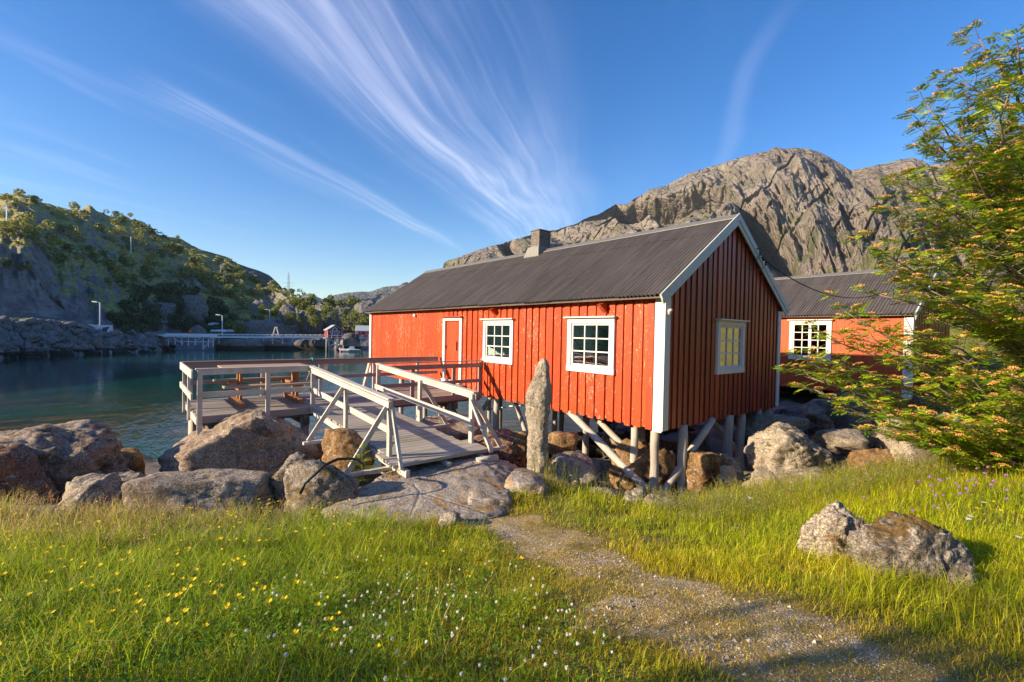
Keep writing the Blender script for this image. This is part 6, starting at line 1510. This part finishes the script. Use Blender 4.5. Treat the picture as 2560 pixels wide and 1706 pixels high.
# ---- countable flowers
def stem_mb(h, bend=.03, r=.0011): return MB().tube([(0, 0, 0), (bend * .3, 0, h * .5), (bend, 0, h)], [r * 1.2, r, r * .8], 4, cap=False)
def cup(name, mat, parent, h, bend, R_=.018, n=5, up=.55):
    V = []; F = []
    for k in range(n):
        a_ = 2 * PI * k / n
        for (rr, da, zz_) in ((.08, 0, 0), (.75, -.5, up * .62), (1.02, 0, up), (.75, .5, up * .62)):
            an = a_ + da; V.append((bend + math.cos(an) * rr * R_, math.sin(an) * rr * R_, h + zz_ * R_))
        b_ = len(V) - 4; F.append([b_, b_ + 1, b_ + 2, b_ + 3])
    return npmesh(name, np.array(V), np.array(F), mat, parent=parent, smooth=False)
def flower_proto(kind, h):
    nm = {'b': 'buttercup', 'c': 'clover', 'y': 'yarrow', 'v': 'lilac_flower', 'p': 'campion'}[kind]
    t = thing(nm, '', '', (0, 0, 0)); bd = random.uniform(.01, .05)
    stem_mb(h, bd).build('stem', M_STEM, t, local=True)
    if kind == 'b': cup('flower_head', M_YELLOW, t, h, bd)
    elif kind == 'p': cup('flower_head', M_PINK, t, h, bd, .014, 5, .1)
    else:
        rg_ = np.random.default_rng(int(h * 1e4)); nn = {'c': 46, 'y': 70, 'v': 40}[kind]
        R_ = {'c': (.0062, .0062, .0062), 'y': (.017, .017, .004), 'v': (.013, .013, .010)}[kind]; d_ = rg_.normal(size=(nn, 3)); d_ /= np.linalg.norm(d_, axis=1)[:, None]
        if kind == 'y': d_ *= rg_.uniform(.2, 1, (nn, 1))
        P = d_ * np.array(R_) + np.array([bd, 0, h + R_[2] * .7]); a_ = np.cross(d_, rg_.normal(size=(nn, 3))); a_ /= np.linalg.norm(a_, axis=1)[:, None]; b_ = d_ * .7 + a_ * .2
        if kind == 'y': a_ = rg_.normal(size=(nn, 3)) * np.array([1, 1, .2]); b_ = np.stack([-a_[:, 1], a_[:, 0], a_[:, 2] * .1], 1)
        s_ = {'c': .0026, 'y': .0036, 'v': .0042}[kind]; V = np.stack([P - a_ * s_, P - b_ * s_, P + a_ * s_, P + b_ * s_], 1).reshape(-1, 3)
        cP, cF = ico(1); V = np.concatenate([V, cP * np.array(R_) * .85 + np.array([bd, 0, h + R_[2] * .7])])
        npmesh('flower_head', V, [np.arange(nn * 4).reshape(-1, 4), cF + nn * 4], {'c': M_WHITEF, 'y': M_WHITEF, 'v': M_PURPLE}[kind], parent=t, smooth=False)
    return t
FL = {'b': ('yellow buttercup, one of many scattered through the left meadow', 'buttercup', 'buttercups in the meadow'), 'c': ('small white clover head, one of many in the short grass beside the track', 'clover', 'white clover heads in the meadow'),
      'y': ('flat white yarrow flower head standing in the grass, one of several', 'yarrow', 'white yarrow heads'), 'v': ('lilac flower, one of several in the meadow near the right edge', 'wildflower', 'lilac flowers at the right edge'),
      'p': ('small pink flower in front of the left rocks, one of a few', 'wildflower', 'pink flowers by the left rocks'), 'r': ('yellow buttercup, one of several among the lilac flowers on the right', 'buttercup', 'buttercups at the right edge')}
PROT = {}
def flower(kind, x, y, key=None):
    k = 'b' if kind == 'r' else kind; vi = random.randrange(4)
    hh = {'b': (.18, .29), 'c': (.09, .13), 'y': (.25, .35), 'v': (.2, .3), 'p': (.2, .3)}[k]
    if (k, vi) not in PROT: PROT[(k, vi)] = t = flower_proto(k, hh[0] + (hh[1] - hh[0]) * vi / 3)
    else: t = copy_tree(PROT[(k, vi)])
    t.location = (x, y, gz(x, y) - .005); t.rotation_euler = (random.uniform(-.15, .15), random.uniform(-.15, .15), random.uniform(0, 6.28)); s_ = random.uniform(.85, 1.15); t.scale = (s_, s_, s_)
    tag(t, FL[kind][0], FL[kind][1], FL[kind][2])
def scatter(kind, n, reg):
    c_ = 0; tries = 0
    while c_ < n and tries < 20000:
        tries += 1; u = random.uniform(reg[0], reg[2]); v = random.uniform(reg[1], reg[3]); 
        a_, b_ = math.degrees(0), 0
        D = 1.0
        p = None
        # ground depth from the pixel row, quick solve
        d_ = ray(u, v); hd = d_[0] * FW[0] + d_[1] * FW[1]; lo, hi = 1.0, 12.0
        for _ in range(14):
            mid = (lo + hi) / 2; q = CAM + d_ * (mid / hd)
            if q[2] > float(ground0(*[np.array([k]) for k in toLD(q[0], q[1])])[0]) + .12: lo = mid
            else: hi = mid
        q = CAM + d_ * (lo / hd); xa, ya = np.array([q[0]]), np.array([q[1]])
        if in_rock(xa, ya, .9)[0] or pathmask(xa, ya)[0] > .35 or lo > 8.4: continue
        flower(kind, q[0], q[1]); c_ += 1
for reg, n in (((0, 1290, 900, 1400), 75), ((0, 1400, 650, 1560), 55), ((280, 1500, 850, 1640), 26), ((500, 1270, 1000, 1400), 30), ((560, 1230, 960, 1290), 12), ((900, 1380, 1300, 1700), 6), ((0, 1560, 300, 1706), 4)): scatter('b', n, reg)
for reg, n in (((550, 1400, 1150, 1620), 55), ((900, 1340, 1500, 1560), 50), ((1300, 1440, 1560, 1640), 34), ((1500, 1240, 1750, 1330), 10), ((600, 1560, 1300, 1700), 14)): scatter('c', n, reg)
for reg, n in (((1820, 1170, 2010, 1300), 7), ((1420, 1190, 1480, 1230), 3), ((2300, 1200, 2560, 1450), 6)): scatter('y', n, reg)
scatter('v', 34, (2330, 1170, 2560, 1290)); scatter('v', 8, (2000, 1200, 2350, 1330)); scatter('r', 16, (2380, 1165, 2560, 1320)); scatter('p', 12, (270, 1235, 520, 1300))

# ------------------------------------------------------------------ rowan tree
def leaf_template(pairs=6, L=.13, ll=.044, lw=.018):
    V = []; 
    def leaflet(p, d_, n_):
        s_ = np.cross(n_, d_); s_ /= np.linalg.norm(s_); V.append(np.stack([p, p + d_ * ll * .45 + s_ * lw * .5, p + d_ * ll - n_ * .004, p + d_ * ll * .45 - s_ * lw * .5]))
    up = np.array([0, 0, 1.0])
    for k in range(pairs):
        t = .22 + .75 * k / pairs; p = np.array([t * L, 0, -.22 * L * t * t])
        for s_ in (-1, 1): d_ = np.array([.45, s_ * .88, -.12]); leaflet(p, d_ / np.linalg.norm(d_), up)
    leaflet(np.array([L, 0, -.22 * L]), np.array([.95, 0, -.3]), up)
    n1 = len(V); V = np.concatenate(V)
    return V      # quads in order
def frames(dirs, roll, rg):
    x = dirs / np.linalg.norm(dirs, axis=1)[:, None]; up = np.array([0, 0, 1.0]) + rg.normal(0, roll, (len(x), 3)); y = np.cross(up, x); y /= np.linalg.norm(y, axis=1)[:, None]; z = np.cross(x, y)
    return np.stack([x, y, z], 2)         # columns
def stamp(tmpl, pos, R_, s_): return (np.einsum('nij,kj->nki', R_, tmpl) * s_[:, None, None] + pos[:, None, :])
def rowan(root, base, limbs, rg, leafcols, clusters=True, dens=1.0, twl=(.16, .44), limb_r=.022, t0=.28):
    tubes = MB(); LP = []; LDr = []; CP = []
    for (a_, b_, sag) in limbs:
        a_ = np.array(a_); b_ = np.array(b_); L = np.linalg.norm(b_ - a_)
        c1 = a_ + (b_ - a_) * .35 + np.array([0, 0, sag * L]); pts = []
        jit = rg.normal(0, .03 * L, (3,))
        for k in range(11):
            t = k / 10; p = (1 - t) ** 2 * a_ + 2 * t * (1 - t) * c1 + t * t * b_ + jit * math.sin(t * PI) + rg.normal(0, .012, 3); pts.append(p)
        tubes.tube(pts, [limb_r * (1 - .78 * k / 10) * min(1.3, L / 2 + .3) for k in range(11)], 6)
        nt = max(3, int(L * (1 - t0) / .105 * dens)); side = 1
        for k in range(nt + 1):
            t = t0 + (1 - t0) * k / nt; i = min(int(t * 10), 9); p = pts[i] + (pts[i + 1] - pts[i]) * (t * 10 - i); d_ = pts[i + 1] - pts[i]; d_ = d_ / np.linalg.norm(d_)
            side = -side; an = side * rg.uniform(.5, 1.15) if k < nt else 0
            h_ = np.array([d_[0] * math.cos(an) - d_[1] * math.sin(an), d_[0] * math.sin(an) + d_[1] * math.cos(an), d_[2] * .6 + rg.uniform(-.15, .55)]); h_ /= np.linalg.norm(h_)
            l_ = rg.uniform(*twl) * (1.15 - .5 * t); q = p + h_ * l_; q[2] += .04 * l_; mdl = p + h_ * l_ * .5 - np.array([0, 0, .03 * l_])
            tubes.tube([p, mdl, q], [.0055, .0042, .0026], 4, cap=False)
            nl = max(2, int(l_ / .045))
            for m_ in range(nl):
                f_ = .3 + .7 * (m_ + 1) / nl; pp_ = p + (q - p) * f_; a2 = (1 if m_ % 2 else -1) * rg.uniform(.5, 1.3)
                dd = np.array([h_[0] * math.cos(a2) - h_[1] * math.sin(a2), h_[0] * math.sin(a2) + h_[1] * math.cos(a2), rg.uniform(-.25, .45)]); LP.append(pp_); LDr.append(dd)
            for m_ in range(3): a2 = m_ * 2.1 + rg.uniform(0, 1); LP.append(q); LDr.append(np.array([math.cos(a2), math.sin(a2), rg.uniform(-.1, .5)]) + h_ * .6)
            if rg.random() < .85: CP.append(q + np.array([0, 0, .02]) + h_ * .02)
    tubes.build('branches', M_BARK, root)
    LP = np.array(LP); LDr = np.array(LDr); n = len(LP); T_ = leaf_template(); R_ = frames(LDr, .35, rg); s_ = rg.uniform(.72, 1.08, n)
    V = stamp(T_, LP, R_, s_).reshape(-1, 3) - wloc(root); m_ = rg.random((n, 1)) ** 1.2
    c = np.array(leafcols[0]) * (1 - m_) + np.array(leafcols[1]) * m_; c = c * rg.uniform(.75, 1.2, (n, 1))
    npmesh('leaves', V, np.arange(len(V)).reshape(-1, 4), M_LEAF, parent=root, smooth=False, color=np.repeat(c, len(T_), 0))
    return np.array(CP), n
def cluster_mesh(seed, R_=.055):
    rg_ = np.random.default_rng(seed); nn = 90; r_ = R_ * rg_.random(nn) ** .5; a_ = rg_.uniform(0, 6.28, nn); P = np.stack([r_ * np.cos(a_), r_ * np.sin(a_), .55 * (R_ * .6 - r_ ** 2 / R_ * .6) + rg_.normal(0, .003, nn)], 1)
    u_ = rg_.normal(size=(nn, 3)) * np.array([1, 1, .5]); u_ /= np.linalg.norm(u_, axis=1)[:, None]; v_ = np.cross(u_, rg_.normal(size=(nn, 3))); v_ /= np.linalg.norm(v_, axis=1)[:, None]; s_ = .0068
    V = np.stack([P - u_ * s_, P - v_ * s_, P + u_ * s_, P + v_ * s_], 1).reshape(-1, 3); m_ = rg_.random((nn, 1)) ** 1.5
    C = np.array([.78, .36, .07]) * (1 - m_) + np.array([.85, .60, .22]) * m_
    return V, np.arange(nn * 4).reshape(-1, 4), np.repeat(C, 4, 0)
rgr = np.random.default_rng(64)
bx_, by_ = LD(7.5, 6.2); bz_ = gz(bx_, by_)
tree = thing('rowan_tree', 'leafy rowan tree with orange cream flower clusters at the right edge', 'tree', (bx_, by_, bz_))
stems = []
for k, (dl, dd_, hh) in enumerate(((-.25, .1, 5.2), (.1, -.3, 4.6), (.0, .35, 3.6), (-.45, -.15, 3.0))):
    x1, y1 = LD(7.5 + dl * 1.6, 6.2 + dd_ * 2); pts = [np.array([bx_, by_, bz_ - .2]) + (np.array([x1, y1, bz_ + hh]) - np.array([bx_, by_, bz_ - .2])) * t + np.array([0, 0, 0]) + rgr.normal(0, .03, 3) for t in np.linspace(0, 1, 9)]; stems.append(pts)
    MB().tube(pts, list(np.linspace(.075, .018, 9)), 9, jit=.05).build('trunk', M_BARK, tree)
TIPS = [(2452, 98, 5.6), (2400, 205, 5.7), (2310, 255, 5.5), (2296, 300, 5.4), (2345, 375, 5.6), (2480, 160, 5.9), (2540, 110, 5.3), (2560, 200, 5.8), (2385, 330, 5.2), (2330, 460, 5.9), (2260, 455, 5.4), (2235, 520, 5.6), (2178, 602, 5.6), (2220, 640, 5.3), (2290, 560, 5.9), (2250, 700, 5.6),
        (2200, 735, 5.9), (2110, 775, 5.9), (2150, 830, 5.7), (2060, 845, 6.1), (2030, 905, 6.0), (2008, 938, 6.1), (2038, 972, 6.0), (2085, 905, 5.8), (2120, 950, 6.1), (2160, 1010, 5.7), (2185, 1085, 5.9), (2250, 1050, 5.5), (2300, 1105, 5.7), (2230, 880, 5.5), (2290, 830, 5.8), (2330, 960, 5.4), (2400, 1060, 5.2), (2460, 1100, 5.6),
        (2350, 640, 5.4), (2400, 520, 5.7), (2430, 420, 5.3), (2470, 620, 5.1), (2460, 310, 5.6), (2530, 400, 5.2), (2540, 560, 5.5), (2400, 760, 5.2), (2480, 820, 5.5), (2550, 760, 5.1), (2540, 940, 5.3), (2380, 870, 5.7), (2500, 1010, 5.0), (2330, 730, 5.0), (2570, 300, 5.6), (2360, 520, 5.1), (2520, 240, 5.2), (2440, 220, 5.8), (2430, 950, 5.0), (2560, 660, 5.9), (2480, 480, 5.9), (2300, 640, 6.2), (2700, 250, 6.6), (2800, 420, 6.8), (2880, 600, 6.4), (2760, 120, 6.7), (2900, 760, 6.9), (2820, 900, 6.3), (2950, 500, 7.2), (2700, 700, 7.4), (2760, 1000, 6.0), (2650, 60, 6.2), (2850, 300, 7.4), (2420, 690, 6.3), (2360, 800, 6.4), (2500, 900, 6.5), (2200, 980, 6.4)]
limbs = []
for k, (u, v, D) in enumerate(TIPS):
    tip = atd(u, v, D); st = stems[k % 4]; best = None
    for p in st:
        sc_ = abs((tip[2] - .42 * np.linalg.norm(tip[:2] - p[:2])) - p[2])
        if best is None or sc_ < best[0]: best = (sc_, p)
    limbs.append((best[1], tip, rgr.uniform(-.06, .07)))
CP, nleaf = rowan(tree, None, limbs, rgr, ((.14, .27, .012), (.46, .52, .02)), dens=1.3)
print('rowan leaves', nleaf, 'clusters', len(CP))
CM = [cluster_mesh(900 + k) for k in range(3)]
order = np.argsort(np.linalg.norm(CP - CAM, axis=1)); tl = wloc(tree); proto = []
for q, i in enumerate(order[:96]):
    if q < 3: V, F, C = CM[q]; o = npmesh('flower_cluster', V, F, M_FLOWER, parent=tree, smooth=False, color=C); proto.append(o)
    else: o = proto[q % 3].copy(); COL.objects.link(o); o.parent = tree
    o.location = tuple(CP[i] - tl); o.rotation_euler = (rgr.uniform(-.4, .4), rgr.uniform(-.4, .4), rgr.uniform(0, 6)); s_ = rgr.uniform(.7, 1.25); o.scale = (s_, s_, s_)
VV = []; CC = []
for i in order[96:]:
    V, F, C = CM[int(rgr.integers(3))]; a_ = rgr.uniform(0, 6.28); s_ = rgr.uniform(.7, 1.25); R_ = np.array([[math.cos(a_), -math.sin(a_), 0], [math.sin(a_), math.cos(a_), 0], [rgr.uniform(-.3, .3), rgr.uniform(-.3, .3), 1]]); VV.append(V @ R_.T * s_ + CP[i] - tl); CC.append(C)
VV = np.concatenate(VV); o = npmesh('flower_clusters', VV, np.arange(len(VV)).reshape(-1, 4), M_FLOWER, parent=tree, smooth=False, color=np.concatenate(CC)); o['kind'] = 'stuff'
# rowan sapling in front of the slab
sx, sy, sz = gpix(905, 1245); sz = gz(sx, sy)
sap = thing('rowan_sapling', 'thin young rowan sapling growing in front of the gangway end', 'sapling', (sx, sy, sz))
top = atd(900, 1085, 5.35); top = np.array([sx, sy, sz]) + np.array([(top - np.array([sx, sy, sz]))[0] * .3, (top - np.array([sx, sy, sz]))[1] * .3, .80])
MB().tube([(sx, sy, sz - .05), ((sx + top[0]) / 2 + .01, (sy + top[1]) / 2, sz + .4), tuple(top)], [.007, .0055, .003], 6).build('trunk', M_BARK, sap)
LP = []; LDr = []; rs = np.random.default_rng(3)
for k in range(24):
    t = .22 + .78 * (k + 1) / 24
    if .42 < t < .55: continue
    a_ = k * 2.4; LP.append(np.array([sx, sy, sz]) + (top - np.array([sx, sy, sz])) * t); LDr.append([math.cos(a_), math.sin(a_), rs.uniform(.1, .6)])
LP = np.array(LP); LDr = np.array(LDr); T_ = leaf_template(); V = stamp(T_, LP, frames(LDr, .2, rs), rs.uniform(.9, 1.35, len(LP))).reshape(-1, 3) - wloc(sap)
npmesh('leaves', V, np.arange(len(V)).reshape(-1, 4), M_LEAF, parent=sap, smooth=False, color=np.tile(np.array([[.16, .26, .02]]), (len(V), 1)))
# willow bushes to the left of the photographer: their shadows reach into the foreground
def big_bush(lat, dep, w_, h_, seed, n=2600):
    x, y = LD(lat, dep); z = gz(x, y); rg_ = np.random.default_rng(seed); V, F, C = shrub_mesh(seed, n=n, size=.11, col=(.06, .09, .02), col2=(.12, .16, .03), flat=1.0)
    V = V * np.array([w_, w_, h_ / 1.15]); t = thing('willow_bush', 'leafy willow bush just outside the left of the picture', 'bush', (x, y, z), 0, 'willow bushes outside the picture')
    npmesh('crown', V, F, M_SHRUB, parent=t, smooth=False, color=C); MB().tube([(0, 0, -.2), (.05, 0, h_ * .3), (0, .05, h_ * .6)], [.06, .04, .02], 7).build('trunk', M_BARK, t, local=True)
for lat, dep, w_, h_, sd in ((-5.7, -.35, .8, 1.75, 61), (-7.0, -.35, .8, 2.1, 62), (-7.3, -1.3, .5, 3.7, 64)): big_bush(lat, dep, w_, h_, sd)

# ------------------------------------------------------------------ thin sea air: far things fade slightly to blue
hb = MB().box(-3000, 3000, -3000, 3000, -420, 330)
hm = bpy.data.materials.new('sea_haze'); hm.use_nodes = True; NN = NT(hm.node_tree); NN.n.clear()
ho = NN.new('ShaderNodeOutputMaterial'); hv = NN.new('ShaderNodeVolumePrincipled'); NN.l.new(hv.outputs[0], ho.inputs['Volume'])
hv.inputs['Color'].default_value = (.62, .78, 1, 1); hv.inputs['Density'].default_value = .00011; hv.inputs['Anisotropy'].default_value = .0
o = hb.build('haze', hm); tag(o, 'thin blue sea haze', None, None, 'stuff')
